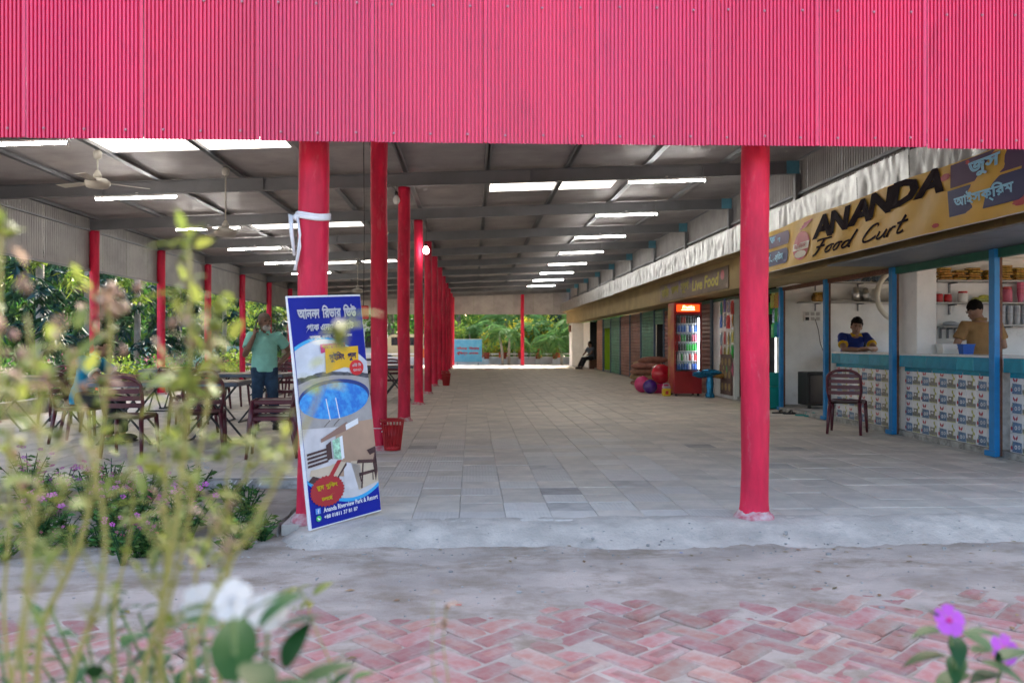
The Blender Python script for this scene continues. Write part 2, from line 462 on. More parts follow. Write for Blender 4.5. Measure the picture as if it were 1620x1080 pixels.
# ------------------------------------------------------------------ the hall: roof, beams, pillars, fascia
mat('fascia', (.70, .026, .11), .33, var=.12, nscale=.9, rnd=.03, bump=.08, bscale=10, spec=.6, world=True, stretch=(1, 1, .25), noise2=(7.0, (.50, .02, .075), .55, .8))
mat('screw', (.42, .2, .23), .4, metal=.7)
mat('pillar', (.62, .008, .05), .55, var=.26, nscale=5, bump=1.0, bscale=11, spec=.4, stretch=(1, 1, .3), noise2=(11, (.62, .11, .14), .57, .78))
mat('pillar_foot', (.50, .09, .12), .9, col2=(.56, .47, .45), nscale=12, bump=.6, bscale=40)
mat('roof_sheet', (.33, .31, .305), .5, metal=.25, var=.12, nscale=2.2, rnd=.09, world=True)
mat('steel', (.20, .205, .215), .5, metal=.35, var=.12, nscale=1.5, world=True)
mat('steel_blue', (.10, .30, .40), .5, var=.2)
mat('side_sheet', (.34, .325, .315), .55, metal=.2, var=.15, nscale=2.5, rnd=.08, world=True, noise2=(5, (.2, .19, .18), .58, .8))
sk = mat('skylight', (.80, .80, .76), .5, translucent=.7, var=.15, nscale=3, world=True, stretch=(1, .4, 1), noise2=(6, (.5, .47, .4), .55, .8))

YB = [9.55 + 3.45 * k for k in range(11)]
def zb(x): return 3.955 + .04 * (x - 5.06)          # beam axis height
hall = thing('open_hall', 'long open sided hall with pink red corrugated fascia and red pillars', 'hall', (0, 0, 0))

def corr_profile(width, pitch, amp, ridge=.62):
    n = int(round(width / pitch)); p = width / n; out = []
    for i in range(n):
        a = i * p
        out += [(a, 0), (a + p * (ridge - .12), 0), (a + p * ridge, -amp), (a + p * .9, -amp)]
    out.append((width, 0)); return out
def corr_sheet(width, height, pitch, amp, name, m):
    pr = corr_profile(width, pitch, amp); n = len(pr)
    b = MB(); vs = [(a, -d * -1, 0) for a, d in pr] + [(a, d, height) for a, d in pr]
    vs = [(a, -d, 0) for a, d in pr] + [(a, -d, height) for a, d in pr]
    b.add(vs, [(i, i + 1, n + i + 1, n + i) for i in range(n - 1)])
    return b.mesh(name, m)
# fascia sheets: overlapping corrugated panels with screws
SW = .727
fs_mesh = corr_sheet(SW - .03, 1.75, .0253, .016, 'fascia_sheet', 'fascia')
lap = MB(); lap.box((.0, .001, .875), (.024, .010, 1.75), bev=.004); lap_mesh = lap.mesh('lap_strip', 'fascia')
sc = MB(); sc.lathe([(.0, -.010), (.0065, -.010), (.0065, -.003), (.009, -.002), (.009, 0)], 8); sc.v = [(x, z, y) for x, y, z in sc.v]; sc.f = [f[::-1] for f in sc.f]
sc_mesh = sc.mesh('screw', 'screw')
x = -2.97 + .16 - SW * 6; i = 0
while x < 6.6:
    s_ = ob('fascia_sheet', fs_mesh, hall, (x, 5.42 + random.uniform(-.002, .002), 2.492 + random.uniform(-.004, .004)), (random.gauss(0, .003), 0, 0))
    ob('lap_strip', lap_mesh, s_, (SW - .016, -.001, 0))
    if -3.8 < x < 4.2:
        for k in range(3):
            for zz in (.055, .885):
                ob('screw', sc_mesh, s_, (.12 + k * .243 + random.uniform(-.012, .012), -.0005, zz + random.uniform(-.006, .006)))
    x += SW; i += 1
b = MB(); b.box((0, 5.47, 2.56), (15, .05, .06)); b.box((0, 5.47, 3.38), (15, .05, .06)); b.build('fascia_rail', 'steel', hall)

# pillars
def pillar(x, y, r, h, seed, name='pillar', wob=.012):
    b = MB(); n = 28; rings = 60; vs = []
    for i in range(rings + 1):
        z = h * i / rings
        ox = wob * noise.noise((seed, z * .9, 0)); oy = wob * noise.noise((seed, z * .9, 9))
        flare = .022 * math.exp(-z / .06)
        for k in range(n):
            a = 2 * math.pi * k / n
            rr = r * (1 + .075 * noise.noise((seed + math.cos(a) * .9, math.sin(a) * .9, z * 1.3)) + .03 * noise.noise((seed + math.cos(a) * 2.4, math.sin(a) * 2.4, z * 3.5)) + .018 * noise.noise((seed + math.cos(a) * 5, math.sin(a) * 5, z * 9))) + flare
            vs.append((x + ox + rr * math.cos(a), y + oy + rr * math.sin(a), z - .02))
    fs = []
    for i in range(rings):
        for k in range(n):
            a = i * n + k; c = i * n + (k + 1) % n; fs.append((a, c, c + n, a + n))
    fs.append(tuple(range(rings * n, rings * n + n)))
    b.add(vs, fs); o = b.build(name, 'pillar', hall, smooth=True)
    f = MB(); prof = [(r * 1.10 + .05, -.015), (r * 1.10 + .034, .012), (r * 1.08 + .012, .03), (r * 1.04, .055)]
    f.lathe(prof, 16, (x, y, 0)); f.v = [(v[0] + .014 * noise.noise((v[0] * 20, v[1] * 20, seed)), v[1], v[2] + .018 * noise.noise((v[0] * 22, v[1] * 22, seed))) for v in f.v]
    f.build('cement_foot', 'pillar_foot', o, smooth=True)
    return o
pillar(-1.088, 5.785, .101, zb(-1.08), 1.3); pillar(1.945, 5.72, .094, zb(1.9), 4.7)
for i, y in enumerate(YB):
    pillar(-1.06, y, .094 if i < 2 else .088, zb(-1.06) - .1, 10.1 + i * 3.3)
    if i >= 1: pillar(-7.25, y, .09, zb(-7.25) - .1, 50.3 + i * 2.7)
pillar(2.6, 44.0, .09, zb(2.6) - .1, 90.2)

# roof beams across, purlins along
def ibeam(y):
    b = MB()
    for (cz, hh, tt) in ((0, .19, .012), (.095, .012, .09), (-.095, .012, .09)):
        b.add([(-7.5, y - tt / 2, zb(-7.5) + cz - hh / 2), (5.14, y - tt / 2, zb(5.14) + cz - hh / 2), (5.14, y + tt / 2, zb(5.14) + cz - hh / 2), (-7.5, y + tt / 2, zb(-7.5) + cz - hh / 2),
               (-7.5, y - tt / 2, zb(-7.5) + cz + hh / 2), (5.14, y - tt / 2, zb(5.14) + cz + hh / 2), (5.14, y + tt / 2, zb(5.14) + cz + hh / 2), (-7.5, y + tt / 2, zb(-7.5) + cz + hh / 2)],
              [(0, 3, 2, 1), (4, 5, 6, 7), (0, 1, 5, 4), (1, 2, 6, 5), (2, 3, 7, 6), (3, 0, 4, 7)])
    for xx in (-5.6, -3.2, .9, 3.6):     # stiffener plates
        b.box((xx, y, zb(xx)), (.012, .088, .186))
    return b.build('roof_beam', 'steel', hall)
for y in [5.66] + YB:
    rb = ibeam(y)
    e = MB(); e.box((5.02, y - .052, zb(5.02)), (.2, .012, .2)); e.build('end_plate', 'steel_blue', rb)
for k in range(-5, 6):
    x = -1.04 + 1.25 * k; z = zb(x) + .137
    b = MB(); b.box((x, 25, z), (.055, 39.4, .06)); b.box((x + .03, 25, z - .027), (.05, 39.4, .006)); b.build('purlin', 'steel', hall)
# roof sheets, corrugated across the slope, translucent panels let the daylight in
def zs(x): return zb(x) + .182
def roof_piece(x0, x1, name, m):
    pr = corr_profile(.76, .0507, .012); n = len(pr); b = MB()
    vs = [(x0, a, zs(x0) + d) for a, d in pr] + [(x1, a, zs(x1) + d) for a, d in pr]
    b.add(vs, [(i, n + i, n + i + 1, i + 1) for i in range(n - 1)])
    return b.mesh(name, m)
RP = {}
def rp(x0, x1, kind):
    if (x0, x1, kind) not in RP: RP[(x0, x1, kind)] = roof_piece(x0, x1, kind, 'skylight' if kind == 'skylight_panel' else 'roof_sheet')
    return RP[(x0, x1, kind)]
j = 0; y = 5.34
skl = [10.66, 18.26, 26.62, 34.98]; skr = [14.46, 22.8, 31.2]
while y < 44.4:
    left = min(abs(y - q) for q in skl) < .37; right = min(abs(y - q) for q in skr[:1]) < .37
    row = []
    if left: row += [(-7.6, -4.86, 0), (-4.86, -3.54, 1), (-3.54, -2.44, 1), (-2.44, -1.0, 0)]
    else: row += [(-7.6, -1.0, 0)]
    if right: row += [(-1.0, .3, 0), (.3, 1.43, 1), (1.43, 2.5, 1), (2.5, 5.3, 0)]
    else: row += [(-1.0, 5.3, 0)]
    for x0, x1, s_ in row:
        ob('skylight_panel' if s_ else 'roof_sheet', rp(x0, x1, 'skylight_panel' if s_ else 'roof_sheet'), hall, (0, y, random.uniform(0, .003)))
    y += .76; j += 1
# hanging wind sheets on the left side and across the far end
ss = corr_sheet(1.145, 1.12, .076, .005, 'side_sheet', 'side_sheet')
y = 5.5
while y < 44.2:
    ob('side_sheet', ss, hall, (-7.33, y, 2.57 + random.uniform(-.01, .01)), (0, 0, R(90))); y += 1.15
b = MB(); b.box((-7.30, 25, 2.585), (.03, 38.6, .035)); b.box((-7.30, 25, 3.34), (.03, 38.6, .03)); b.build('side_rail', 'steel', hall)
es = corr_sheet(1.045, 1.5, .076, .006, 'end_sheet', 'side_sheet')
x = -7.3
while x < 5.2:
    ob('end_sheet', es, hall, (x, 44.24, 2.69)); x += 1.05

# tube lights, bulbs and fans hang from the roof: things of their own
mat('tube', (.95, .97, 1), .3, emit=20, ecol=(1.0, .97, .92))
mat('white_plastic', (.72, .72, .70), .4, var=.05)
mat('fan_paint', (.40, .375, .32), .4, var=.08)
mat('black', (.015, .015, .017), .5)
mat('bulb_off', (.78, .78, .75), .25, spec=.6)
mat('bulb_on', (1, .98, .92), .3, emit=10, ecol=(1, .97, .9))
mat('wire', (.05, .05, .05), .6)
def tube_light(x, y, label):
    z = zb(x) - .155; sl = math.atan(.04)
    t = thing('tube_light', label, 'lamp', (x, y, z), 0, 'tube lights under the roof')
    b = MB(); b.box((0, 0, .03), (1.22, .035, .03), ry=-sl, bev=.006); b.box((-.61, 0, .008), (.02, .034, .05)); b.box((.61, 0, .008 ), (.02, .034, .05)); b.box((0, .02, .05), (.04, .02, .07)); b.build('batten', 'white_plastic', t)
    b = MB(); b.tube([(-.6, 0, -.024), (.6, 0, .024)], .014, 8); b.build('tube', 'tube', t, smooth=True)
for i in range(8):
    tube_light(3.03, YB[i + 1] - .02, 'lit tube light in the row nearer the shops, %s from the front' % ORD[i])
for i in range(6):
    tube_light(-5.1, YB[i] - .02, 'lit tube light in the row over the tables, %s from the front' % ORD[i])
def fan(x, y, drop, label, a0):
    zt = zb(x) + .10; t = thing('ceiling_fan', label, 'fan', (x, y, zt - drop), 0, 'ceiling fans')
    b = MB(); b.tube([(0, 0, .05), (0, 0, drop)], .012, 8); b.lathe([(.02, drop - .12), (.05, drop - .10), (.055, drop - .03), (.03, drop)], 12); b.lathe([(.055, .05), (.05, .10), (.02, .16)], 12); b.build('rod', 'fan_paint', t, smooth=True)
    b = MB(); b.lathe([(.05, -.075), (.13, -.06), (.155, -.02), (.15, .02), (.11, .05), (.04, .06)], 20); b.build('motor', 'fan_paint', t, smooth=True)
    for k in range(3):
        b = MB(); a = a0 + k * R(120)
        pts = [(.14, -.05, .0), (.24, -.062, -.004), (.62, -.075, -.012), (.64, .05, .004), (.24, .055, .006), (.14, .03, .004)]
        ca, sa = math.cos(a), math.sin(a)
        top = [(p[0] * ca - p[1] * sa, p[0] * sa + p[1] * ca, p[2] + .003) for p in pts]; bot = [(q[0], q[1], q[2] - .005) for q in top]; n = len(pts)
        b.add(top + bot, [tuple(range(n)), tuple(range(2 * n - 1, n - 1, -1))] + [(i, i + n, (i + 1) % n + n, (i + 1) % n) for i in range(n)])
        b.build('blade', 'fan_paint', t)
fan(-4.79, 10.95, .42, 'cream ceiling fan on a short rod, nearest the front of the hall', 2.75)
fan(-3.54, 12.2, .92, 'cream ceiling fan on a long rod, second from the front', .15)
fan(-3.54, 26.0, .9, 'small looking far ceiling fan above the tables, third from the front', .6)
fan(-2.3, 36.0, .9, 'farthest ceiling fan, seen between the red pillars', 1.1)
def bulb(x, y, z, top, on, label):
    t = thing('light_bulb', label, 'bulb', (x, y, z), 0)
    b = MB(); b.tube([(0, 0, .09), (.006, 0, (top - z) * .5), (0, 0, top - z)], .004, 6); b.build('cord', 'wire', t)
    b = MB(); b.lathe([(.02, .055), (.026, .06), (.026, .10), (.01, .12)], 12); b.build('socket', 'black', t, smooth=True)
    b = MB(); b.lathe([(.001, -.085), (.035, -.075), (.055, -.035), (.055, .0), (.035, .04), (.02, .06)], 16); b.build('glass', 'bulb_on' if on else 'bulb_off', t, smooth=True)
bulb(-1.17, 12.92, 3.40, zb(-1.17) - .1, False, 'unlit white bulb hanging on a cord beside the second inner pillar')
bulb(-.90, 16.2, 2.99, zb(-.9) - .1, True, 'small glowing bulb hanging on a cord among the red pillars')
# cloth strip tied round the front pillar
mat('cloth_white', (.72, .72, .74), .9, var=.1, bump=.4, bscale=60)
t = thing('cloth_strip', 'white cloth strip knotted round the left front pillar, ends hanging', 'cloth', (-1.088, 5.785, 2.045))
b = MB(); ring = [(.112 * math.cos(R(a)), .112 * math.sin(R(a)), .012 * math.sin(R(a * 2 + 40))) for a in range(0, 361, 15)]
b.tube(ring, .016, 8, flat=.5); b.tube([(p[0] * 1.02, p[1] * 1.02, p[2] + .02) for p in ring], .012, 8, flat=.5); b.build('band', 'cloth_white', t, smooth=True)
b = MB(); b.ball((-.10, -.07, 0), .025, 8, 6); b.tube([(-.1, -.075, 0), (-.135, -.085, .015), (-.13, -.085, -.1), (-.11, -.085, -.26)], [.012, .018, .014, .01], 6, flat=.4)
b.tube([(-.09, -.085, 0), (-.07, -.1, -.12), (-.085, -.095, -.25), (-.105, -.09, -.36)], [.01, .008, .008, .012], 6, flat=.4); b.tube([(-.09, -.09, .0), (-.065, -.105, -.2), (-.085, -.1, -.3)], .005, 6); b.build('hanging_end', 'cloth_white', t, smooth=True)
# plain red switch box and cable on the first inner pillar
mat('red_box', (.55, .015, .02), .4)
t = thing('switch_box', 'small red switch box fixed to the first inner pillar', 'box', (-1.225, 9.5, 1.54))
b = MB(); b.box((0, 0, 0), (.11, .09, .15), bev=.008); b.build('case', 'red_box', t)
b = MB(); b.tube([(.0, -.02, .07), (.01, -.03, .9), (.0, -.02, 2.0)], .005, 6); b.build('cable', 'wire', t)

# loose cable strung along the inner pillars
b = MB(); pts = []
for i, y in enumerate(YB):
    pts.append((-1.2, y, zb(-1.2) - .13))
    if i < len(YB) - 1: pts += [(-1.22, y + 1.1, zb(-1.2) - .26), (-1.19, y + 2.3, zb(-1.2) - .27)]
b.tube(pts, .006, 5); tag(b.build('ceiling_cable', 'wire'), 'loose dark cable strung from beam to beam beside the inner pillars', 'cable')
# ------------------------------------------------------------------ the row of shops on the right
mat('tan_plaster', (.34, .255, .115), .85, var=.18, nscale=2, bump=.2, bscale=25, world=True, noise2=(4, (.2, .15, .08), .55, .78))
mat('white_wall', (.80, .80, .785), .8, var=.06, nscale=3, bump=.1, bscale=20, world=True, noise2=(5, (.5, .49, .46), .6, .85))
mat('foil', (.34, .34, .33), .42, metal=.8, var=.12, nscale=5, bump=.3, bscale=5)
mat('tarp', (.13, .135, .145), .5, var=.2, nscale=3, bump=.4, bscale=9, world=True)
mat('post_blue', (.008, .19, .46), .42, var=.1, nscale=8, noise2=(22, (.35, .42, .5), .72, .84))
mat('post_grey', (.08, .13, .2), .5, var=.15)
mat('rust', (.14, .06, .035), .7, var=.3, nscale=20)
mat('green_strip', (.015, .10, .065), .5, var=.2)
mat('shutter_brown', (.27, .115, .09), .5, var=.25, nscale=3, rnd=.15, world=True)
mat('shutter_green', (.09, .28, .19), .5, var=.25, nscale=3, rnd=.15, world=True)
mat('shutter_pink', (.50, .24, .17), .6, var=.2, nscale=3)
mat('lime', (.30, .48, .02), .7, var=.1)
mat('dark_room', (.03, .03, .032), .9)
shop = thing('shop_row', 'row of shops with tan beam, foil edged overhang and roller shutters', 'building', (0, 0, 0))
def part(name, m, *boxes, bev=0.0, parent=shop):
    b = MB()
    for c, d in boxes: b.box(c, d, bev=bev)
    return b.build(name, m, parent)
def bx(x0, x1, y0, y1, z0, z1): return (((x0 + x1) / 2, (y0 + y1) / 2, (z0 + z1) / 2), (x1 - x0, y1 - y0, z1 - z0))
part('beam', 'tan_plaster', bx(4.95, 5.54, 6.0, 44.2, 2.22, 2.84))
part('overhang', 'tarp', bx(4.66, 9.2, 5.9, 44.2, 2.86, 2.98))
part('gutter', 'tan_plaster', bx(4.64, 4.94, 5.9, 44.2, 2.80, 2.855))
part('soffit_sheet', 'tarp', bx(4.62, 5.56, 5.9, 10.75, 2.195, 2.216))
part('soffit_sheet', 'tan_plaster', bx(4.66, 5.56, 10.77, 13.9, 2.195, 2.214))
part('lintel', 'green_strip', bx(5.52, 5.6, 5.9, 10.74, 2.10, 2.192))
part('lintel', 'rust', bx(5.52, 5.6, 10.8, 14.75, 2.13, 2.19))
part('lintel', 'green_strip', bx(5.52, 5.6, 14.9, 24, 2.12, 2.19))
part('roof_slab', 'tan_plaster', bx(5.56, 9.3, 5.9, 44.2, 2.66, 2.85))
part('back_wall', 'white_wall', bx(8.7, 8.85, 5.9, 44.2, -.1, .9), bx(8.7, 8.85, 5.9, 7.0, .9, 2.65), bx(8.7, 8.85, 10.3, 11.3, .9, 2.65), bx(8.7, 8.85, 14.8, 44.2, .9, 2.65), bx(8.7, 8.85, 7.0, 10.3, 2.45, 2.65), bx(8.7, 8.85, 11.3, 14.8, 2.45, 2.65))
for y_a, y_b in ((7.0, 10.3), (11.3, 14.8)):      # unseen back windows, added so daylight brightens the two food shops
    fw = part('added_window_frame', 'steel', bx(8.72, 8.8, y_a, y_a + .05, .9, 2.45), bx(8.72, 8.8, y_b - .05, y_b, .9, 2.45), bx(8.72, 8.8, y_a + .05, y_b - .05, 2.4, 2.45), bx(8.72, 8.8, y_a + .05, y_b - .05, .9, .95))
    for q in range(5): part('added_window_bar', 'steel', bx(8.75, 8.77, y_a + (y_b - y_a) * (q + 1) / 6 - .01, y_a + (y_b - y_a) * (q + 1) / 6 + .01, .95, 2.4), parent=fw)
part('shop_floor', 'old_concrete', bx(5.57, 8.7, 5.9, 44.2, -.12, .06))
# crumpled foil panels over the gutter
def foil_panel(y0, y1, z0, z1, sd_):
    b = MB(); n = 40; m = 14
    def f(u, v):
        y = y1 + (y0 - y1) * u; z = z0 + (z1 - z0) * v
        e = min(u, 1 - u) * 6; e = min(1, e)
        cr = abs(noise.noise((y * 5 + sd_, z * 2.6, 1))) * .028 + fbm(y * 9, z * 7, sd_, 2) * .006
        return (4.60 + cr * e - .01 * v + .012 * math.sin(v * math.pi) * e, y, z)
    b.grid(n, m, f); return b.build('foil_panel', 'foil', shop, smooth=True)
y = 5.95; i = 0
while y < 43.5:
    L1 = random.choice((1.05, 1.2, 1.35)); foil_panel(y, y + L1 - .018, 2.80 + random.uniform(-.03, .01), 3.24 + random.uniform(-.02, .01), i * 3.7); y += L1; i += 1
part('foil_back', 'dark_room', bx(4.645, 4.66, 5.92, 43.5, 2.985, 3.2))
cs = corr_sheet(1.2, .98, .076, .012, 'wall_sheet', 'side_sheet')
y = 5.5
while y < 44:
    ob('wall_sheet', cs, shop, (5.16, y + 1.2, 3.1), (0, 0, R(-90))); y += 1.205
for yy in YB: part('stub_post', 'steel', bx(5.06, 5.14, yy - .05, yy + .05, 3.0, zb(5.1) - .1))
part('wall_rail', 'steel', bx(5.10, 5.14, 5.6, 44, 3.52, 3.56))
# shutters
def shutter(y0, y1, m, z0=.02, z1=2.19, x=5.56):
    b = MB(); p = .105; n = int((z1 - z0) / p)
    vs = []; prof = []
    for i in range(n):
        z = z0 + i * p
        prof += [(0, z), (-.024, z + p * .12), (-.032, z + p * .5), (-.024, z + p * .88)]
    prof.append((0, z0 + n * p)); prof.append((0, z1))
    k = len(prof)
    vs = [(x + d, y1, z) for d, z in prof] + [(x + d, y0, z) for d, z in prof]
    b.add(vs, [(i, k + i, k + i + 1, i + 1) for i in range(k - 1)])
    return b.build('roller_shutter', m, shop)
def post(y, m='post_blue', w_=.10, x=5.48, d=.06):
    p = part('post', m, bx(x, x + d, y - w_ / 2, y + w_ / 2, .0, 2.19), bev=.004)
    part('side_channel', 'rust', bx(x + d + .002, x + d + .034, y - w_ / 2 + .01, y + w_ / 2 - .01, .01, 2.185), parent=p)
    part('foot_plate', 'post_blue' if m == 'post_blue' else m, bx(x - .03, x - .002, y - w_ / 2 - .05, y + w_ / 2 + .03, .005, .06), parent=p)
    return p
for yy in (8.63, 10.78): post(yy)
for yy in (12.87, 14.78): post(yy, 'post_blue', .085)
post(19.12, 'post_grey', .14)
shutter(19.2, 20.4, 'shutter_brown'); shutter(20.5, 24.0, 'shutter_brown'); shutter(24.1, 25.3, 'shutter_green', 1.75, 2.19); shutter(25.4, 27.3, 'shutter_green')
shutter(27.5, 29.25, 'shutter_brown'); shutter(29.4, 31.2, 'shutter_brown'); shutter(31.35, 33.4, 'shutter_green'); shutter(33.5, 35.3, 'shutter_green', 1.8, 2.19); shutter(35.45, 37.0, 'shutter_pink', x=5.52)
for yy in (20.45, 24.05, 25.35, 27.4, 29.32, 31.28, 33.45, 35.38): part('guide_rail', 'post_grey', bx(5.5, 5.56, yy - .04, yy + .04, 0, 2.19))
part('lime_room', 'lime', bx(5.9, 5.95, 33.5, 35.3, .06, 2.2), bx(5.58, 5.95, 35.3, 35.36, .06, 2.2))
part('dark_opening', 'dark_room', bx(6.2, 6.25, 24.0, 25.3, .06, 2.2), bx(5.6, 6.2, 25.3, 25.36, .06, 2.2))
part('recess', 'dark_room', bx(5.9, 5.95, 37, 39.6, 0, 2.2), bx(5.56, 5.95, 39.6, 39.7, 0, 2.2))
part('end_column', 'white_wall', bx(4.98, 5.55, 42.0, 43.2, 0, 2.2), bev=.02)
part('end_wall', 'white_wall', bx(5.56, 5.7, 39.7, 44.2, 0, 2.2))
part('wall_lamp_box', 'rust', bx(4.9, 4.97, 42.3, 42.9, 1.75, 2.1))
# partitions between the open shops
part('partition_wall', 'white_wall', bx(5.66, 8.7, 15.3, 15.42, .06, 2.65))
part('partition_wall', 'white_wall', bx(5.66, 8.7, 10.84, 10.94, .06, 2.65))
part('pier', 'white_wall', bx(5.64, 5.90, 10.42, 10.838, .06, 2.65), bev=.01)
part('partition_wall', 'white_wall', bx(5.66, 8.7, 6.2, 6.3, .06, 1.05))  # unseen near end, kept low and open above to let daylight in
part('pier', 'white_wall', bx(5.5, 5.62, 17.45, 18.98, .0, 2.12), bev=.01)
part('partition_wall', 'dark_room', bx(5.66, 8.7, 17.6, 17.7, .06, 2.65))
part('step', 'old_concrete', bx(5.44, 5.57, 12.95, 14.7, 0, .055), bev=.01)

# tiled counters: each printed tile its own piece
mat('tile_white', (.72, .72, .73), .22, var=.06, nscale=9, spec=.6, rnd=.05)
mat('print_red', (.42, .03, .05), .3); mat('print_blue', (.12, .20, .32), .3, var=.6, nscale=90); mat('print_grey', (.22, .21, .19), .3, var=.5, nscale=70); mat('print_olive', (.36, .36, .06), .3, var=.3, nscale=60)
mat('tile_teal', (.012, .26, .40), .25, var=.12, nscale=12, rnd=.15, spec=.6)
mat('grout', (.62, .62, .60), .9, var=.15, nscale=20)
def ell(c, rx, ry, d, n=14, a0=0): return [(-d, c[0] + rx * math.cos(2 * math.pi * k / n + a0), c[1] + ry * math.sin(2 * math.pi * k / n + a0)) for k in range(n)]
def ptile(kind):
    b = MB(); b.box((.004, 0, 0), (.008, .194, .194), bev=.002)
    def P(pts): b.poly([(p[0], -p[1], p[2]) for p in pts])    # u runs to the viewer's right = -Y
    d = .0012
    if kind == 0:
        b.m = 1
        for s_ in (-1, 1): P([(-d, -.01, .05), (-d, -.01 + s_ * .035, .085), (-d, -.01 + s_ * .04, .055), (-d, -.01 + s_ * .015, .028)][::s_])
        b.m = 2; P([(-d, -.06, -.09), (-d, .096, -.09), (-d, .096, .012), (-d, -.06, .02)])
        b.m = 0; P(ell((.0, -.04), .022, .022, d * 2)); P(ell((.055, -.035), .02, .02, d * 2)); b.m = 2; P(ell((.0, -.04), .011, .011, d * 3)); P(ell((.055, -.035), .011, .011, d * 3))
        b.m = 1; P(ell((-.07, -.05), .017, .022, d)); b.m = 4; P([(-d, -.075, -.03), (-d, -.068, -.03), (-d, -.045, .012), (-d, -.055, .012)])
    else:
        b.m = 3; P([(-d, -.096, -.08), (-d, .09, -.08), (-d, .09, -.04), (-d, -.096, -.04)])
        P([(-d, -.06, -.04), (-d, .02, -.04), (-d, .03, .01), (-d, -.075, .01)])
        b.m = 4; P([(-d, .02, -.05), (-d, .032, -.05), (-d, .05, .04), (-d, .035, .06)]); P(ell((.02, .065), .014, .022, d)); P(ell((.06, .02), .012, .018, d)); P([(-d, -.09, -.09), (-d, .09, -.09), (-d, .09, -.082), (-d, -.09, -.082)])
        b.m = 0; P(ell((-.025, -.016), .02, .012, d * 2))
    return b.mesh('printed_tile', ['tile_white', 'print_red', 'print_blue', 'print_grey', 'print_olive'])
PT = [ptile(0), ptile(1)]
et = MB(); et.box((.006, 0, 0), (.012, .296, .098), bev=.003); ET = et.mesh('edge_tile', 'tile_teal')
def counter(y0, y1, label, zt=1.05):
    t = thing('tiled_counter', label, 'counter', (0, 0, 0), 0, 'tiled food counters')
    b = MB(); b.box(*bx(5.618, 6.05, y0, y1, .0, zt - .03)); b.box(*bx(5.545, 6.1, y0 - .002, y1 + .002, zt - .16, zt - .012)); b.build('core', 'grout', t)
    b = MB(); b.box(*bx(5.53, 6.12, y0 - .004, y1 + .004, zt - .01, zt + .012), bev=.004); b.build('worktop', 'tile_white', t)
    n = int(round((y1 - y0) / .2)); tw = (y1 - y0) / n
    for i in range(n):
        for j in range(4):
            ob('printed_tile', PT[i % 2], t, (5.609 + random.uniform(-.0008, .0008), y1 - (i + .5) * tw, .06 + (j + .5) * .2), None, (1, tw / .2, 1))
    m = int((y1 - y0) / .3); wd = (y1 - y0) / m
    for i in range(m):
        ob('edge_tile', ET, t, (5.533, y1 - (i + .5) * wd, zt - .086), None, (1, wd / .302, 1.52))
        o = ob('edge_tile', ET, t, (5.606, y1 - (i + .5) * wd, zt - .16 - .03), None, (1, wd / .302, .55))
    b = MB(); b.grid(40, 3, lambda u, v: (5.62 - v * .05 - .012 * noise.noise((u * 30, v, y0)) * v, y0 + (y1 - y0) * u, .065 - .063 * v ** .6)); b.f = [f[::-1] for f in b.f]; b.build('cement_skirt', 'cement', t, smooth=True)
counter(8.72, 10.66, 'tiled counter with printed tiles and teal edge below the man in brown')
counter(10.88, 12.72, 'tiled counter with teal edge where the boy in blue leans')
counter(6.4, 8.52, 'tiled counter with teal edge cut by the right picture edge, beyond the last blue post')

# yellow cloth banner along the overhang
mat('banner_yellow', (.62, .385, .05), .55, var=.08, nscale=2, bump=.15, bscale=6, world=True)
mat('ink_dark', (.016, .008, .012), .8, spec=.1); mat('ink_purple', (.055, .01, .075), .5); mat('ink_indigo', (.012, .018, .11), .5); mat('ink_cyan', (.28, .62, .85), .5); mat('ink_red', (.42, .03, .04), .5); mat('ink_cream', (.65, .6, .5), .5)
Y0, Y1, ZB0, ZB1 = 6.15, 13.95, 2.285, 2.925
def bpos(u, v, d=0.0):      # u to the viewer's right (metres from the far end), v up
    y = Y1 - u; s_ = v / (ZB1 - ZB0)
    rip = .016 * math.sin(y * 2.1 + v * 3) + .012 * fbm(y * 1.4, v * 2.2, 3) + .006 * math.sin(y * 9 + v * 7)
    sag = -.03 * math.sin((u / (Y1 - Y0)) * math.pi * 3) ** 2 * s_
    return (4.555 + rip * (.6 + .6 * math.sin(s_ * 3.1)) - .02 * (1 - s_) - d, y, ZB0 + v + sag)
bt = thing('yellow_banner', 'yellow cloth banner reading ANANDA Food Curt on the shop overhang', 'banner', (0, 0, 0))
b = MB(); b.grid(220, 12, lambda u, v: bpos(u * (Y1 - Y0), v * (ZB1 - ZB0))); b.build('cloth', 'banner_yellow', bt, smooth=True)
mat('rope', (.6, .58, .55), .8)
b = MB(); b.tube([bpos(u * .1, -.004, .002) for u in range(0, 78, 2)], .006, 5); b.build('hem', 'rope', bt)
def on_banner(name, m, geo, u, v, wd, ht, k=0, parent=None):
    b = MB(); place_text(b, geo, u, v, wd, ht, lambda a, c, d: bpos(a, c, d + .010 + k * .006)); return b.build(name, m, parent or bt)
# letters condensed along the banner: one piece each
us = np.linspace(2.98, 6.02, 7)
for i, ch in enumerate('ANANDA'):
    on_banner('letter', 'ink_dark', text_geo(ch, 1, .16, .055, True), us[i] - .03, .285 + .02 * i, (us[i + 1] - us[i]) * 1.22, .305 - .008 * i)
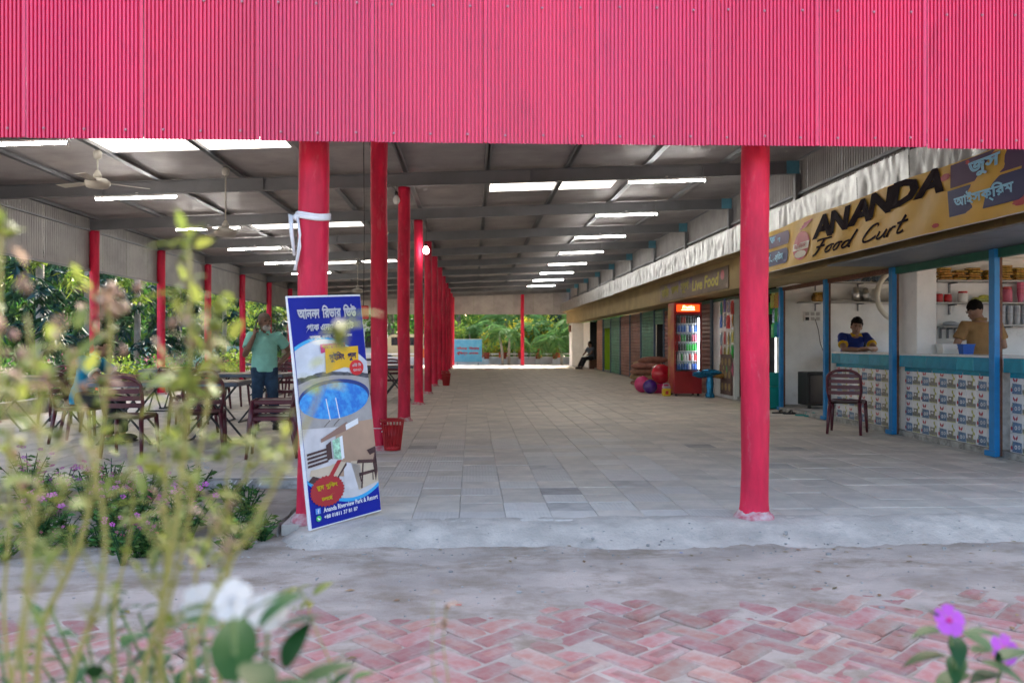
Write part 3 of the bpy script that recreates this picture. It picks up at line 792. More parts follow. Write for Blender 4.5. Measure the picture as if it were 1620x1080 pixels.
# script words drawn as pen strokes
strokes = {'F': [[(.1, .92), (.35, 1.0), (.95, 1.0)], [(.5, .98), (.38, .5), (.2, .05), (.02, -.06)], [(.15, .5), (.6, .56)]],
           'o': [[(.42, .5), (.2, .42), (.08, .18), (.18, .02), (.36, .1), (.46, .34), (.42, .5), (.6, .46)]],
           'd': [[(.42, .48), (.2, .42), (.08, .18), (.18, .02), (.36, .12), (.48, .45)], [(.66, 1.05), (.5, .5), (.42, .08), (.56, .04)]],
           'C': [[(.72, .8), (.66, 1.0), (.42, .92), (.16, .55), (.1, .2), (.26, .02), (.52, .08), (.74, .26)]],
           'u': [[(.12, .48), (.06, .12), (.18, .02), (.38, .2), (.48, .48)], [(.48, .48), (.42, .1), (.54, .04)]],
           'r': [[(.14, .48), (.06, .02)], [(.12, .3), (.26, .48), (.42, .46)]],
           't': [[(.34, .95), (.16, .3), (.16, .06), (.3, .04), (.42, .14)], [(.04, .6), (.5, .66)]]}
def pen(word, u0, v0, sx, sy, adv):
    x = u0
    for ch in word:
        if ch == ' ': x += sx * .5; continue
        b = MB()
        for st in strokes[ch]:
            pts = []
            for i in range(len(st) - 1):
                for k in range(4):
                    f_ = k / 4; pts.append((st[i][0] * (1 - f_) + st[i + 1][0] * f_, st[i][1] * (1 - f_) + st[i + 1][1] * f_))
            pts.append(st[-1])
            for _ in range(2):
                pts = [pts[0]] + [((pts[i - 1][0] + 2 * pts[i][0] + pts[i + 1][0]) / 4, (pts[i - 1][1] + 2 * pts[i][1] + pts[i + 1][1]) / 4) for i in range(1, len(pts) - 1)] + [pts[-1]]
            wv, ww = [], .022
            L_, R_ = [], []
            for i, p in enumerate(pts):
                q = pts[min(i + 1, len(pts) - 1)]; o = pts[max(i - 1, 0)]
                d_ = Vector(((q[0] - o[0]) * sx, (q[1] - o[1]) * sy)); d_ = d_.normalized() if d_.length > 0 else Vector((1, 0))
                wq = ww * (.55 + .5 * abs(d_.y)); nn = Vector((-d_.y, d_.x)) * wq
                cx, cy = x + (p[0] + .25 * p[1]) * sx, v0 + p[1] * sy
                L_.append(bpos(cx + nn.x, cy + nn.y, .006)); R_.append(bpos(cx - nn.x, cy - nn.y, .006))
            n = len(pts); b.add(L_ + R_, [(i, n + i, n + i + 1, i + 1) for i in range(n - 1)])
        b.build('letter', 'ink_dark', bt); x += adv.get(ch, .55) * sx
pen('Food Curt', 2.98, .075, .47, .19, {'F': .62, 'C': .75, 'r': .42, 't': .4, 'o': .52, 'd': .62})
def blob(name, m, pts, k=0, parent=None):
    b = MB(); b.poly([bpos(u, v, .008 + .006 * k) for u, v in pts]); return b.build(name, m, parent or bt)
def capsule2(u0, v0, u1, v1, r, n=8):
    return [(u1 + r * math.cos(R(-90 + 180 * i / n)) * .7, (v0 + v1) / 2 + (v1 - v0) / 2 * math.sin(R(-90 + 180 * i / n))) for i in range(n + 1)] + [(u0, v1), (u0 + .02, v0)]
# label patches: juice and ice cream in Bengali, once near the far end and once at the near end
for (ua, wd, tilt) in ((1.08, .9, 0), (6.18, 1.05, .03)):
    p1 = blob('purple_patch', 'ink_purple', capsule2(ua, .36 + tilt, ua + wd, .56 + tilt * 2, .12)); p2 = blob('indigo_patch', 'ink_indigo', capsule2(ua - .03, .08 + tilt, ua + wd - .04, .31 + tilt * 2, .12))
    on_banner('lettering', 'ink_cyan', bn(['জুস'], .035), ua + wd * .28, .38 + tilt * 1.4, wd * .45, .16, 1, p1)
    on_banner('lettering', 'ink_cyan', bn(['আইস', ('ক্', 0, 0, .9, 1), ('িরম', -.1, 0, 1, 1)], .035), ua + wd * .08, .115 + tilt * 1.4, wd * .8, .16, 1, p2)
lg = blob('round_logo', 'ink_red', [(2.55 + .3 * math.cos(R(a)), .26 + .2 * math.sin(R(a))) for a in range(0, 360, 15)])
blob('logo_band', 'ink_cream', [(2.27, .20), (2.83, .20), (2.85, .30), (2.25, .30)], 1, lg); blob('logo_field', 'ink_cream', [(2.55 + .2 * math.cos(R(a)), .14 + .05 * math.sin(R(a))) for a in range(0, 360, 20)], 1, lg)
on_banner('lettering', 'ink_red', bn(['আনন্দ'[:3], ('নদ', -.05, 0, .7, 1)], .03), 2.35, .215, .4, .07, 2, lg)
for k, (uu, vv) in enumerate(((2.45, .47), (2.52, .5), (2.6, .53))): blob('flourish', 'ink_red', [(uu, vv), (uu + .3, vv + .03), (uu + .32, vv + .055), (uu + .02, vv + .03)], 0, lg)
for uu, vv, a in ((6.1, .52, .08), (6.5, .6, .07), (6.85, .57, .06), (5.95, .06, .05), (7.2, .1, .1)):
    blob('ornament', 'ink_red', [(uu + a * math.cos(R(q)) * (1 + .3 * (q % 40 == 0)), vv + a * .45 * math.sin(R(q))) for q in range(0, 360, 20)])
blob('ornament', 'ink_purple', [(7.1, .12), (7.35, .1), (7.5, .3), (7.6, .55), (7.4, .58), (7.2, .4)])

# painted sign on the tan beam farther down
mat('ink_yellow', (.46, .40, .03), .6)
mat('sign_brown', (.17, .125, .085), .7, var=.15, world=True)
sg = thing('painted_sign', 'brown sign strip with yellow Bengali and Food lettering on the tan beam', 'sign', (0, 0, 0))
part('board', 'sign_brown', bx(4.925, 4.948, 16.0, 21.9, 2.26, 2.70), parent=sg)
def sgp(u, v, d): return (4.923 - d, 21.8 - u, 2.28 + v)
for geo, u, wd, ht in ((bn(['কিফ'], .05), .1, .8, .30), (bn(['চপ'], .05), 1.15, .8, .29), (bn(['সুপ'], .05), 2.1, .8, .32), (text_geo('Live', 1, .1, .03, True), 3.15, .85, .24), (text_geo('Food', 1, .1, .03, True), 4.15, 1.05, .27)):
    b = MB(); place_text(b, geo, u, .07, wd, ht, sgp); b.build('lettering', 'ink_yellow', sg)
for u in (.95, 2.0, 3.05): b = MB(); b.poly([sgp(u + .12 * math.cos(R(a)), .33 + .07 * math.sin(R(a)), .002) for a in range(0, 360, 30)]); b.build('purple_dot', 'ink_purple', sg)
b = MB(); b.poly([sgp(5.45 + .12 * math.cos(R(a)), .26 + .1 * math.sin(R(a)), .002) for a in range(0, 360, 30)]); b.build('pink_dot', 'ink_red', sg)
# ------------------------------------------------------------------ stock and fittings in the open shops
mat('red_plastic', (.45, .015, .02), .35, spec=.6); mat('green_plastic', (.02, .33, .05), .35); mat('blue_plastic', (.01, .09, .42), .35); mat('teal_plastic', (.0, .27, .25), .5)
mat('gold_wrap', (.38, .22, .05), .25, metal=.4, var=.4, nscale=25, bump=.5, bscale=25, rnd=.25); mat('silver_wrap', (.25, .33, .45), .25, metal=.4, var=.6, nscale=25, bump=.5, bscale=25, rnd=.3)
mat('pink_cup', (.55, .12, .2), .5, rnd=.15); mat('grey_cup', (.38, .4, .44), .4, rnd=.15); mat('steel_pot', (.5, .5, .5), .3, metal=.8); mat('clear', (.9, .95, .97), .05, trans=.9); mat('cardboard', (.3, .19, .09), .8, var=.15)
mat('dark_glass', (.02, .02, .025), .2); mat('shelf_grey', (.42, .41, .39), .6)
def shelf(x0, x1, y, z, label, wall=10.84):
    t = thing('wall_shelf', label, 'shelf', (0, 0, 0))
    b = MB(); b.box(*bx(x0, x1, y, wall - .002, z - .022, z), bev=.003); b.build('board', 'shelf_grey', t)
    for q in range(3):
        xx = x0 + (x1 - x0) * (.15 + .35 * q); b = MB(); b.box(*bx(xx - .012, xx + .012, wall - .02, wall - .003, z - .16, z - .024)); b.box(*bx(xx - .012, xx + .012, y + .05, wall - .02, z - .04, z - .024)); b.build('bracket', 'steel', t)
shelf(6.02, 7.9, 10.6, 2.016, 'upper wall shelf behind the man in brown, stacked with gold packets'); shelf(6.02, 7.9, 10.62, 1.73, 'second wall shelf behind the man in brown, holding jars'); shelf(6.9, 7.9, 10.62, 1.44, 'short low wall shelf with grey cup stacks by the right picture edge'); shelf(6.14, 6.42, 10.68, 1.42, 'tiny shelf with a grey cloth left of the man in brown')
shelf(6.0, 8.3, 15.02, 2.32, 'upper wall shelf behind the boy in blue, lined with silver blue packets', 15.3); shelf(6.0, 8.3, 15.0, 1.95, 'lower wall shelf behind the boy in blue, with pots and jars', 15.3)
# bundles of wrapped packets
def packet_mesh(m):
    b = MB(); b.grid(8, 3, lambda u, v: ((u - .5) * .17, -.02 + .012 * noise.noise((u * 5, v * 5, 1)), v * .03 + .008 * noise.noise((u * 7, v * 3, 5))))
    b.box((0, 0, .016), (.165, .12, .028), bev=.01); return b.mesh('packet', m)
PG, PS = packet_mesh('gold_wrap'), packet_mesh('silver_wrap')
for i in range(9):
    for j in range(random.choice((4, 5, 6))):
        tag(ob('packet', PG, None, (6.16 + i * .2 + random.uniform(-.02, .02), 10.70 + random.uniform(-.015, .015), 2.018 + j * .033), (0, 0, random.gauss(0, .12))), 'gold packet, %s from the bottom in the %s stack from the pier' % (ORD[j], ORD[i]), 'packet', 'gold packets on the shelf')
for i in range(12):
    for j in range(3):
        tag(ob('packet', PS, None, (6.1 + i * .19 + random.uniform(-.02, .02), 15.14 + random.uniform(-.02, .02), 2.322 + j * .034), (0, 0, random.gauss(0, .15))), 'silver packet above the boy, %s stack from left, %s from bottom' % (ORD[i], ORD[j]), 'packet', 'silver packets on the shelf')
def jar(x, y, z, r, h, body, lid, label, grp=None):
    t = thing('jar', label, 'jar', (x, y, z), 0, grp)
    b = MB(); b.lathe([(r * .9, 0), (r, .01), (r, h * .75), (r * .85, h * .84)], 14); b.build('body', body, t, smooth=True)
    b = MB(); b.lathe([(r * .9, h * .842), (r * .9, h), (r * .8, h + .004)], 14); b.build('lid', lid, t)
jar(6.10, 10.72, 1.732, .05, .13, 'red_plastic', 'white_plastic', 'red jar with white lid, leftmost on the jar shelf'); jar(6.22, 10.72, 1.732, .048, .10, 'red_plastic', 'red_plastic', 'short all red jar, second on the jar shelf'); jar(6.42, 10.72, 1.732, .062, .14, 'white_plastic', 'red_plastic', 'pale jar with red lid in the middle of the jar shelf'); jar(7.02, 10.72, 1.732, .06, .2, 'pink_cup', 'red_plastic', 'tall pinkish bottle shaped jar right of the man in brown')
b = MB(); b.box((0, 0, .03), (.24, .1, .06), bev=.02); b.ball((.04, 0, .07), .05, 8, 6, sx=1.6, sy=.6, sz=.6); tag(b.build('snack_bag', 'print_olive', None, loc=(6.67, 10.72, 1.732)), 'crumpled yellow and dark snack bag on the jar shelf', 'bag')
cup = MB(); cup.lathe([(.028, 0), (.042, .1), (.044, .1), (.03, .004)], 12); CUPS = {}
def cup_stack(x, y, z, n, m, label, grp):
    b = MB()
    for i in range(n): b.lathe([(.03, i * .02), (.041, i * .02 + .1), (.044, i * .02 + .104), (.041, i * .02 + .108)], 12)
    tag(b.build('cup_stack', m, None, smooth=False, loc=(x, y, z)), label, 'cups', grp)
for i in range(5): cup_stack(7.2 + i * .1, 10.72, 1.732, 9, 'pink_cup', 'stack of pink cups on the jar shelf, %s from the last blue post' % ORD[i], 'pink cup stacks')
for i in range(8): cup_stack(6.95 + i * .1, 10.72, 1.442, 8, 'grey_cup', 'stack of grey cups on the low shelf, %s from the left' % ORD[i], 'grey cup stacks')
b = MB(); b.ball((0, 0, .02), .1, 10, 6, sx=1.1, sy=.6, sz=.35); b.ball((.08, 0, .01), .07, 10, 6, sx=1, sy=.6, sz=.4); tag(b.build('grey_cloth', 'grey_cup', None, True, loc=(6.27, 10.75, 1.43)), 'bunched grey cloth on the tiny shelf', 'cloth')
t = thing('tube_fitting', 'unlit tube fitting with teal label above the gold packets', 'lamp', (6.9, 10.8, 2.3)); b = MB(); b.box((0, 0, 0), (1.6, .04, .045), bev=.008); b.build('batten', 'white_plastic', t); b = MB(); b.box((-.22, -.023, .0), (.28, .006, .035)); b.build('label', 'teal_plastic', t)
# on the boy's lower shelf
for i, (x, r, h, m) in enumerate(((7.05, .075, .26, 'steel_pot'), (7.23, .065, .24, 'steel_pot'), (7.4, .06, .23, 'white_plastic'))):
    b = MB(); b.lathe([(r, 0), (r, h * .8), (r * .75, h * .88), (r * .75, h), (r * .3, h + .02)], 14); tag(b.build('flask', m, None, True, loc=(x, 15.15, 1.952)), ('%s of three tall flasks on the shelf behind the boy' % ('left', 'middle', 'right')[i]), 'flask')
b = MB(); b.box((0, 0, .07), (.24, .16, .14), bev=.03); b.box((0, 0, .15), (.2, .14, .05), bev=.03); tag(b.build('bread_pack', 'gold_wrap', None, loc=(6.35, 15.14, 1.952)), 'brown bread pack on the shelf above the socket board', 'packet')
b = MB(); b.box((0, 0, .015), (.42, .2, .03), bev=.01); b.box((.02, 0, .045), (.3, .18, .02), bev=.008); tag(b.build('tray', 'shelf_grey', None, loc=(6.85 - .1, 15.14, 1.952)), 'flat grey trays on the shelf behind the boy', 'tray')
for i, (x, z, c) in enumerate(((7.95, 1.952, 'red_plastic'), (8.1, 1.952, 'dark_glass'), (7.78, 1.952, 'dark_glass'), (8.0, 2.322 + .11, 'red_plastic'))): jar(x, 15.05, z, .055, .18, c, 'white_plastic' if c == 'red_plastic' else 'black', ('red jar low beside the white hoop', 'dark bottle jar right of the red jar by the hoop', 'dark jar half behind the white hoop', 'red jar on top of the silver packets by the hoop')[i])
b = MB(); pts = [(.48 * math.cos(R(a)), 0, .48 * math.sin(R(a))) for a in range(0, 361, 10)]; b.tube(pts, .048, 10, caps=False); mat('cream', (.62, .6, .53), .5, var=.06); tag(b.build('white_hoop', 'cream', None, True, loc=(7.83, 14.95, 2.06)), 'large cream white hoop hanging on the wall behind the boy', 'hoop')
# socket board, cable and black cabinet
t = thing('socket_board', 'white socket board on the wall left of the boy', 'socket', (6.29, 15.29, 1.69))
b = MB(); b.box((0, 0, 0), (.32, .02, .2), bev=.004); b.build('plate', 'white_plastic', t)
for i in range(3):
    for j in range(2): b = MB(); b.box((-.1 + i * .1, -.014, -.045 + j * .09), (.07, .012, .06), bev=.003); b.build('socket', 'black' if (i, j) == (0, 0) else 'shelf_grey', t)
b = MB(); b.tube([(.04, -.03, -.05), (.08, -.08, -.25), (.1, -.12, -.5), (.14, -.3, -.8), (.14, -.45, -.95)], .007, 6); b.build('cable', 'wire', t)
t = thing('black_cabinet', 'black box cabinet on the shop floor under the socket board', 'cabinet', (6.0, 14.5, .06))
b = MB(); b.box((0, 0, .34), (.42, .45, .58), bev=.012); b.build('case', 'black', t); b = MB(); b.box((0, -.233, .34), (.36, .012, .5), bev=.006); b.build('door', 'dark_glass', t)
for sx in (-1, 1): b = MB(); b.lathe([(.03, 0), (.03, .05)], 10, (sx * .16, -.17, 0)); b.build('leg', 'black', t)
# counter things
def bottle_geo(r, h):
    b = MB(); b.lathe([(r * .9, 0), (r, .015), (r, h * .3), (r * .93, h * .36), (r, h * .42), (r, h * .62), (r * .8, h * .74), (r * .38, h * .86), (r * .38, h * .92)], 14); return b
t = thing('water_bottle', 'clear water bottle on the counter right of the boy', 'bottle', (5.8, 11.25, 1.063)); bottle_geo(.038, .29).build('body', 'clear', t, True); b = MB(); b.lathe([(.017, .262), (.017, .285)], 10); b.build('cap', 'white_plastic', t)
t = thing('small_bottle', 'small bottle with blue label beside the blue post', 'bottle', (5.85, 10.98, 1.063)); bottle_geo(.035, .17).build('body', 'clear', t, True); b = MB(); b.lathe([(.0355, .05), (.0355, .1)], 12); b.build('label', 'blue_plastic', t)
def jug(x, y, z, label, m='dark_glass'):
    t = thing('blender_jug', label, 'blender', (x, y, z)); b = MB(); b.lathe([(.07, 0), (.075, .02), (.06, .12)], 12); b.build('base', 'black', t, True)
    b = MB(); b.lathe([(.05, .122), (.075, .32), (.07, .33)], 12); b.build('jug', m, t, True); b = MB(); b.tube([(.07, 0, .3), (.13, 0, .28), (.12, 0, .18), (.06, 0, .16)], .012, 6); b.build('handle', 'black', t, True)
for sx_, lb in ((7.0, 'dark blender with handle on the back bench right of the boy'), (7.75, 'dark coffee maker on the back bench by the blue post')): jug(sx_, 14.75, 1.0, lb)
t = thing('back_bench', 'white bench against the wall behind the boy', 'bench', (0, 0, 0)); part('top', 'white_wall', bx(6.6, 8.6, 14.5, 15.28, .95, 1.0), parent=t)
for xx in (6.65, 8.5): part('leg', 'white_wall', bx(xx, xx + .05, 14.55, 14.6, .06, .948), parent=t)
def tub(x, y, m, w_, h, label):
    b = MB(); vs = []
    for s_, z in ((.8, 0), (1, h), (1.06, h), (1.06, h + .012), (.95, h + .012), (.75, .01)):
        vs += [(x + s_ * w_ * a, y + s_ * w_ * .8 * c, 1.063 + z) for a, c in ((-1, -1), (1, -1), (1, 1), (-1, 1))]
    fs = [(i * 4 + k, i * 4 + (k + 1) % 4, i * 4 + 4 + (k + 1) % 4, i * 4 + 4 + k) for i in range(5) for k in range(4)] + [(3, 2, 1, 0), (20, 21, 22, 23)]
    b.add(vs, fs); tag(b.build('plastic_tub', m), label, 'tub')
tub(5.95, 10.28, 'white_plastic', .1, .11, 'white plastic tub on the counter beside the white pier'); tub(6.0, 9.95, 'blue_plastic', .075, .11, 'blue plastic tub on the counter left of the man in brown')
jar(5.95, 8.2, 1.063, .05, .07, 'rust', 'red_plastic', 'small low brown jar on the counter at the right picture edge')
# toy shop: hanging packets, green cooler, posters wall
t = thing('green_cooler', 'narrow green display cooler with lit door seen past the right pillar', 'cooler', (5.60, 15.82, .06))
mat('led', (1, 1, 1), .4, emit=.5, ecol=(.95, 1, .95)); mat('leaf_green_paint', (.03, .42, .06), .4)
b = MB(); b.box((0, 0, .95), (.36, .55, 1.9), bev=.02); b.build('case', 'leaf_green_paint', t); b = MB(); b.box((-.02, -.279, 1.05), (.3, .008, 1.25)); b.build('door', 'dark_glass', t)
for k in range(2): b = MB(); b.box((-.13 + k * .22, -.285, 1.05), (.03, .006, 1.2)); b.build('light_strip', 'led', t)
cols = ['red_plastic', 'green_plastic', 'blue_plastic', 'gold_wrap', 'pink_cup', 'silver_wrap', 'print_olive', 'teal_plastic']
def toy_pack(m):
    b = MB(); b.grid(6, 8, lambda u, v: ((u - .5) * .16, -.02 * math.sin(u * 3.14) * math.sin(v * 3.14) - .004, -v * .24)); b.grid(6, 8, lambda u, v: ((.5 - u) * .16, .02 * math.sin(u * 3.14) * math.sin(v * 3.14), -v * .24)); b.box((0, 0, .02), (.1, .006, .05)); return b.mesh('toy_packet', m)
TP = [toy_pack(c) for c in cols]
for i in range(3):
    for j in range(3):
        tag(ob('toy_packet', TP[(i * 3 + j * 5 + (i * j) % 3) % 8], None, (5.585 + random.uniform(-.01, .02), 15.0 + i * .16, 2.08 - j * .27), (0, 0, R(-70) + random.gauss(0, .2))), 'toy packet right of the front pillar, %s row down, %s column' % (ORD[j], ORD[i]), 'toy packet', 'toy packets right of the pillar')
for i in range(4):
    for j in range(5):
        tag(ob('toy_packet', TP[(i * 5 + j * 3) % 8], None, (5.49 + random.uniform(-.01, 0), 17.52 + i * .27, 2.08 - j * .33 + random.uniform(-.05, .05)), (0, 0, R(-90) + random.gauss(0, .15))), 'toy packet left of the front pillar, %s row down, %s from right' % (ORD[j], ORD[i]), 'toy packet', 'toy packets left of the pillar')
mat('lattice', (.12, .07, .06), .6, var=.3); t = thing('picture_board', 'dark brown board with pale plain drawings at the foot of the white pier', 'board', (0, 0, 0)); part('panel', 'lattice', bx(5.46, 5.485, 17.5, 18.3, .08, .95), parent=t)
for i in range(3):
    for j in range(3): b = MB(); b.poly([(5.458, 17.65 + i * .25 + .08 * math.cos(R(a)), .25 + j * .27 + .09 * math.sin(R(a))) for a in range(0, 360, 60)][::-1]); b.build('drawing', 'tan_plaster', t)
b = MB(); b.box((0, 0, .2), (.3, .3, .4), bev=.03); b.box((0, .13, .5), (.3, .03, .3), bev=.01); tag(b.build('teal_crate', 'teal_plastic', None, loc=(5.5, 15.15, .0)), 'teal plastic crate on the floor beside the green cooler', 'crate')

# drinks fridge under the overhang
mat('fridge_red', (.33, .012, .016), .35, var=.08, spec=.6); mat('fridge_side', (.36, .03, .025), .4, col2=(.42, .22, .03), nscale=2.2, contrast=(.45, .6)); mat('fridge_inner', (.32, .42, .46), .5); mat('header_glow', (.8, .1, .02), .4, emit=.32, ecol=(1, .07, .008)); mat('header_text', (1, .8, .4), .4, emit=.9, ecol=(1, .7, .3)); mat('fridge_led', (1, 1, 1), .4, emit=5, ecol=(.92, .97, 1)); mat('door_glass', (.95, .98, 1), .03, trans=.98, spec=.3)
fr = thing('drinks_fridge', 'tall red drinks fridge with glass door and glowing header', 'fridge', (4.83, 18.65, 0))
b = MB()
for c, d in (bx(-.31, -.28, .0, .62, .06, 2.1), bx(.28, .31, 0, .62, .06, 2.1), bx(-.279, .279, .58, .62, .06, 2.1), bx(-.279, .279, 0, .579, 1.84, 2.1), bx(-.279, .279, 0, .579, .06, .56)): b.box(c, d)
b.build('case', ['fridge_red'], fr)
part('side_print', 'fridge_side', bx(-.314, -.3105, .03, .6, .1, 2.05), parent=fr)
part('lining', 'fridge_inner', bx(-.278, .278, .55, .578, .561, 1.838), bx(.266, .278, .05, .549, .561, 1.838), parent=fr)
part('header', 'header_glow', bx(-.26, .26, -.012, -.001, 1.9, 2.06), parent=fr)
b = MB(); place_text(b, text_geo('Frutika', 1, .2, .02, True), -.13, 1.965, .27, .075, lambda u, v, d: (u, -.013 - d, v)); b.build('lettering', 'header_text', fr); b = MB(); b.box((0, -.014, 1.94), (.3, .004, .018)); b.build('lettering_line', 'header_text', fr)
dr = part('door', 'black', bx(-.275, -.255, -.03, -.002, .575, 1.83), bx(.255, .275, -.03, -.002, .575, 1.83), bx(-.2545, .2545, -.03, -.002, .575, .60), bx(-.2545, .2545, -.03, -.002, 1.805, 1.83), parent=fr)
part('glass', 'door_glass', bx(-.2545, .2545, -.02, -.014, .601, 1.804), parent=dr); part('handle', 'fridge_red', bx(-.27, -.25, -.06, -.032, 1.0, 1.4), parent=dr)
part('light_strip', 'fridge_led', bx(.235, .252, .005, .03, .62, 1.75), parent=fr)
part('grille', 'fridge_red', *[bx(-.26, .26, -.006, -.001, .1 + i * .06, .135 + i * .06) for i in range(7)], parent=fr)
for i in range(4): b = MB(); b.lathe([(.03, 0), (.03, .06)], 8, ((-1) ** i * .25, .08 + (i // 2) * .45, 0)); b.build('foot', 'black', fr)
SH = [.575, .80, 1.02, 1.23, 1.44, 1.64]
for z in SH[1:]: part('shelf', 'white_plastic', bx(-.265, .225, .06, .53, z - .012, z), parent=fr)
bc = ['green_plastic', 'red_plastic', 'blue_plastic', 'dark_glass', 'white_plastic', 'pink_cup', 'gold_wrap', 'leaf_green_paint']
BM = []
for c in bc:
    b = bottle_geo(.028, .17); b.m = 1; b.lathe([(.0115, .157), (.0115, .172)], 8); BM.append(b.mesh('drink_bottle', [c, 'white_plastic'], True))
nm = {'green_plastic': 'green', 'red_plastic': 'red', 'blue_plastic': 'blue', 'dark_glass': 'dark', 'white_plastic': 'white', 'pink_cup': 'pink', 'gold_wrap': 'golden', 'leaf_green_paint': 'bright green'}
layout = ['22222422', '44044141', '33337777', '11003355', '22224242', '33113333']
for zi, row in enumerate(layout):
    for i, ch in enumerate(row):
        tag(ob('drink_bottle', BM[int(ch)], None, (4.83 - .235 + i * .0605, 18.75, SH[zi] + .001), None, (1, 1, 1.05)), '%s drink bottle, %s from left on the %s fridge shelf from bottom' % (nm[bc[int(ch)]], ORD[i], ORD[zi]), 'bottle', 'drinks in the fridge')

# sacks, balls, can, toy bundle, slippers
mat('sack', (.30, .135, .095), .9, var=.3, nscale=6, bump=.6, bscale=50, rnd=.15); mat('sack2', (.33, .22, .12), .9, var=.3, nscale=6, bump=.6, bscale=50, rnd=.15)
def sack_mesh(m, sd_):
    b = MB()
    def f(u, v):
        a = v * 2 * math.pi; s_ = math.sin(u * math.pi) ** .35; x = (u - .5) * .85
        y = .24 * s_ * math.cos(a) * (1 + .12 * noise.noise((u * 4, v * 4, sd_))); z = .095 * s_ * math.copysign(abs(math.sin(a)) ** .8, math.sin(a)) * (1 + .2 * noise.noise((u * 5, a, sd_)))
        return (x, y, z + .1)
    b.grid(18, 16, f); return b.mesh('sack', m, True)
SK = [sack_mesh('sack', 1), sack_mesh('sack2', 5), sack_mesh('sack', 9)]
sk_l = ['bottom', 'second', 'third', 'fourth', 'top']
for i in range(5): tag(ob('sack', SK[i % 3 if i < 4 else 0], None, (4.72 + random.uniform(-.05, .05) + (.22 if i == 4 else 0), 22.9 + random.uniform(-.05, .05), i * .155), (random.gauss(0, .03), random.gauss(0, .04), random.gauss(0, .1))), 'brown filled sack, %s of the front pile left of the fridge' % sk_l[i], 'sack', 'sacks left of the fridge')
for i in range(4): tag(ob('sack', SK[(i + 1) % 3], None, (5.0 + random.uniform(-.05, .05), 23.75, i * .165), (0, 0, random.gauss(0, .1))), 'brown filled sack, %s of the rear pile by the dark doorway' % sk_l[i], 'sack', 'sacks by the dark doorway')
mat('ball_red', (.55, .01, .03), .12, spec=.7, coat=.5); mat('ball_purple', (.06, .01, .2), .12, coat=.5); mat('ball_pink', (.6, .03, .16), .15, coat=.5)
def pball(x, y, z, r, m, label):
    b = MB(); b.ball((0, 0, r), r, 24, 16); t = thing('play_ball', label, 'ball', (x, y, z)); b.build('shell', m, t, True); b = MB(); b.lathe([(.012, r * 2 - .002), (.01, r * 2 + .006)], 8); b.build('valve', 'white_plastic', t)
pball(4.50, 19.9, .0, .24, 'ball_red', 'large shiny red ball left of the fridge'); pball(4.17, 19.6, .0, .17, 'ball_purple', 'dark purple ball in front of the sacks'); pball(4.09, 20.1, .0, .2, 'ball_pink', 'pink red ball half hidden behind the purple ball')
bpy.data.objects['play_ball'].location.z = .22
b = MB(); b.box((4.5, 19.95, .11), (.42, .3, .22), bev=.01); tag(b.build('low_box', 'ball_pink'), 'low pink box under the red ball', 'box')
t = thing('jerry_can', 'small yellow can with white top on the floor by the fridge', 'can', (4.36, 18.75, 0)); mat('yellow_plastic', (.6, .42, .01), .4); mat('lilac', (.5, .4, .48), .4)
b = MB(); b.box((0, 0, .085), (.19, .12, .17), bev=.02); b.build('body', 'yellow_plastic', t); b = MB(); b.box((0, 0, .2), (.18, .11, .05), bev=.015); b.tube([(-.07, 0, .22), (-.06, 0, .275), (.06, 0, .275), (.07, 0, .22)], .014, 8); b.build('handle', 'lilac', t, False); b = MB(); b.box((.0, -.0615, .08), (.07, .004, .08)); b.build('label', 'red_plastic', t)
mat('foil_blue', (.02, .22, .45), .22, metal=.5, var=.6, nscale=14, bump=.4, bscale=14)
t = thing('foil_toy_stand', 'blue foil fish toys bundled on a wrapped stand right of the fridge', 'toy', (5.2, 18.2, 0))
b = MB(); b.lathe([(.10, 0), (.11, .06), (.07, .12), (.085, .3), (.075, .42), (.06, .5)], 12); b.v = [(v[0] * (1 + .2 * noise.noise((v[0] * 9, v[1] * 9, v[2] * 9))), v[1], v[2]) for v in b.v]; b.build('stand', 'foil_blue', t, True)
for i, (x, y, z, rz, L1) in enumerate(((-.12, -.05, .52, .1, .62), (.1, .02, .56, -.3, .55), (-.2, .0, .48, .4, .5), (.2, -.08, .47, 2.6, .4))):
    b = MB()
    def f(u, v):
        a = v * 2 * math.pi; s_ = math.sin(min(1, u * 1.15) * math.pi) ** .7 + (.35 * max(0, u - .82) / .18)
        return ((u - .5) * L1, .07 * s_ * math.cos(a) * (1 - .7 * (u > .85)), .055 * s_ * math.sin(a) * (1 + .8 * (u > .85)) + .012 * noise.noise((u * 7, a, i)))
    b.grid(16, 10, f); o = b.build('foil_fish', 'foil_blue' if i < 3 else 'gold_wrap', t, True); o.location = (x, y, z); o.rotation_euler = (0, .1, rz)
def slipper(x, y, rz, m, label):
    t = thing('slipper', label, 'slipper', (x, y, .002), rz, 'slippers at the shop step'); b = MB(); n = 20
    out = [(.125 * math.cos(R(a)), .045 * math.sin(R(a)) * (1 + .18 * math.cos(R(a)))) for a in range(0, 360, 18)]
    b.add([(p[0], p[1], 0) for p in out] + [(p[0], p[1], .022) for p in out], [tuple(range(n))[::-1], tuple(range(n, 2 * n))] + [(i, (i + 1) % n, (i + 1) % n + n, i + n) for i in range(n)]); b.build('sole', m, t)
    b = MB(); b.tube([(.03, -.05, .02), (.05, -.02, .055), (.055, .02, .055), (.03, .05, .02)], .016, 8, flat=.4); b.build('strap', m, t, True)
slipper(5.32, 13.9, .3, 'black', 'black slipper nearest the shop step, left of the pair'); slipper(5.2, 14.05, .1, 'black', 'second black slipper behind the first at the shop step'); slipper(5.42, 13.55, -.2, 'teal_plastic', 'teal slipper on the left at the shop step'); slipper(5.5, 13.42, .2, 'teal_plastic', 'teal slipper on the right at the shop step')
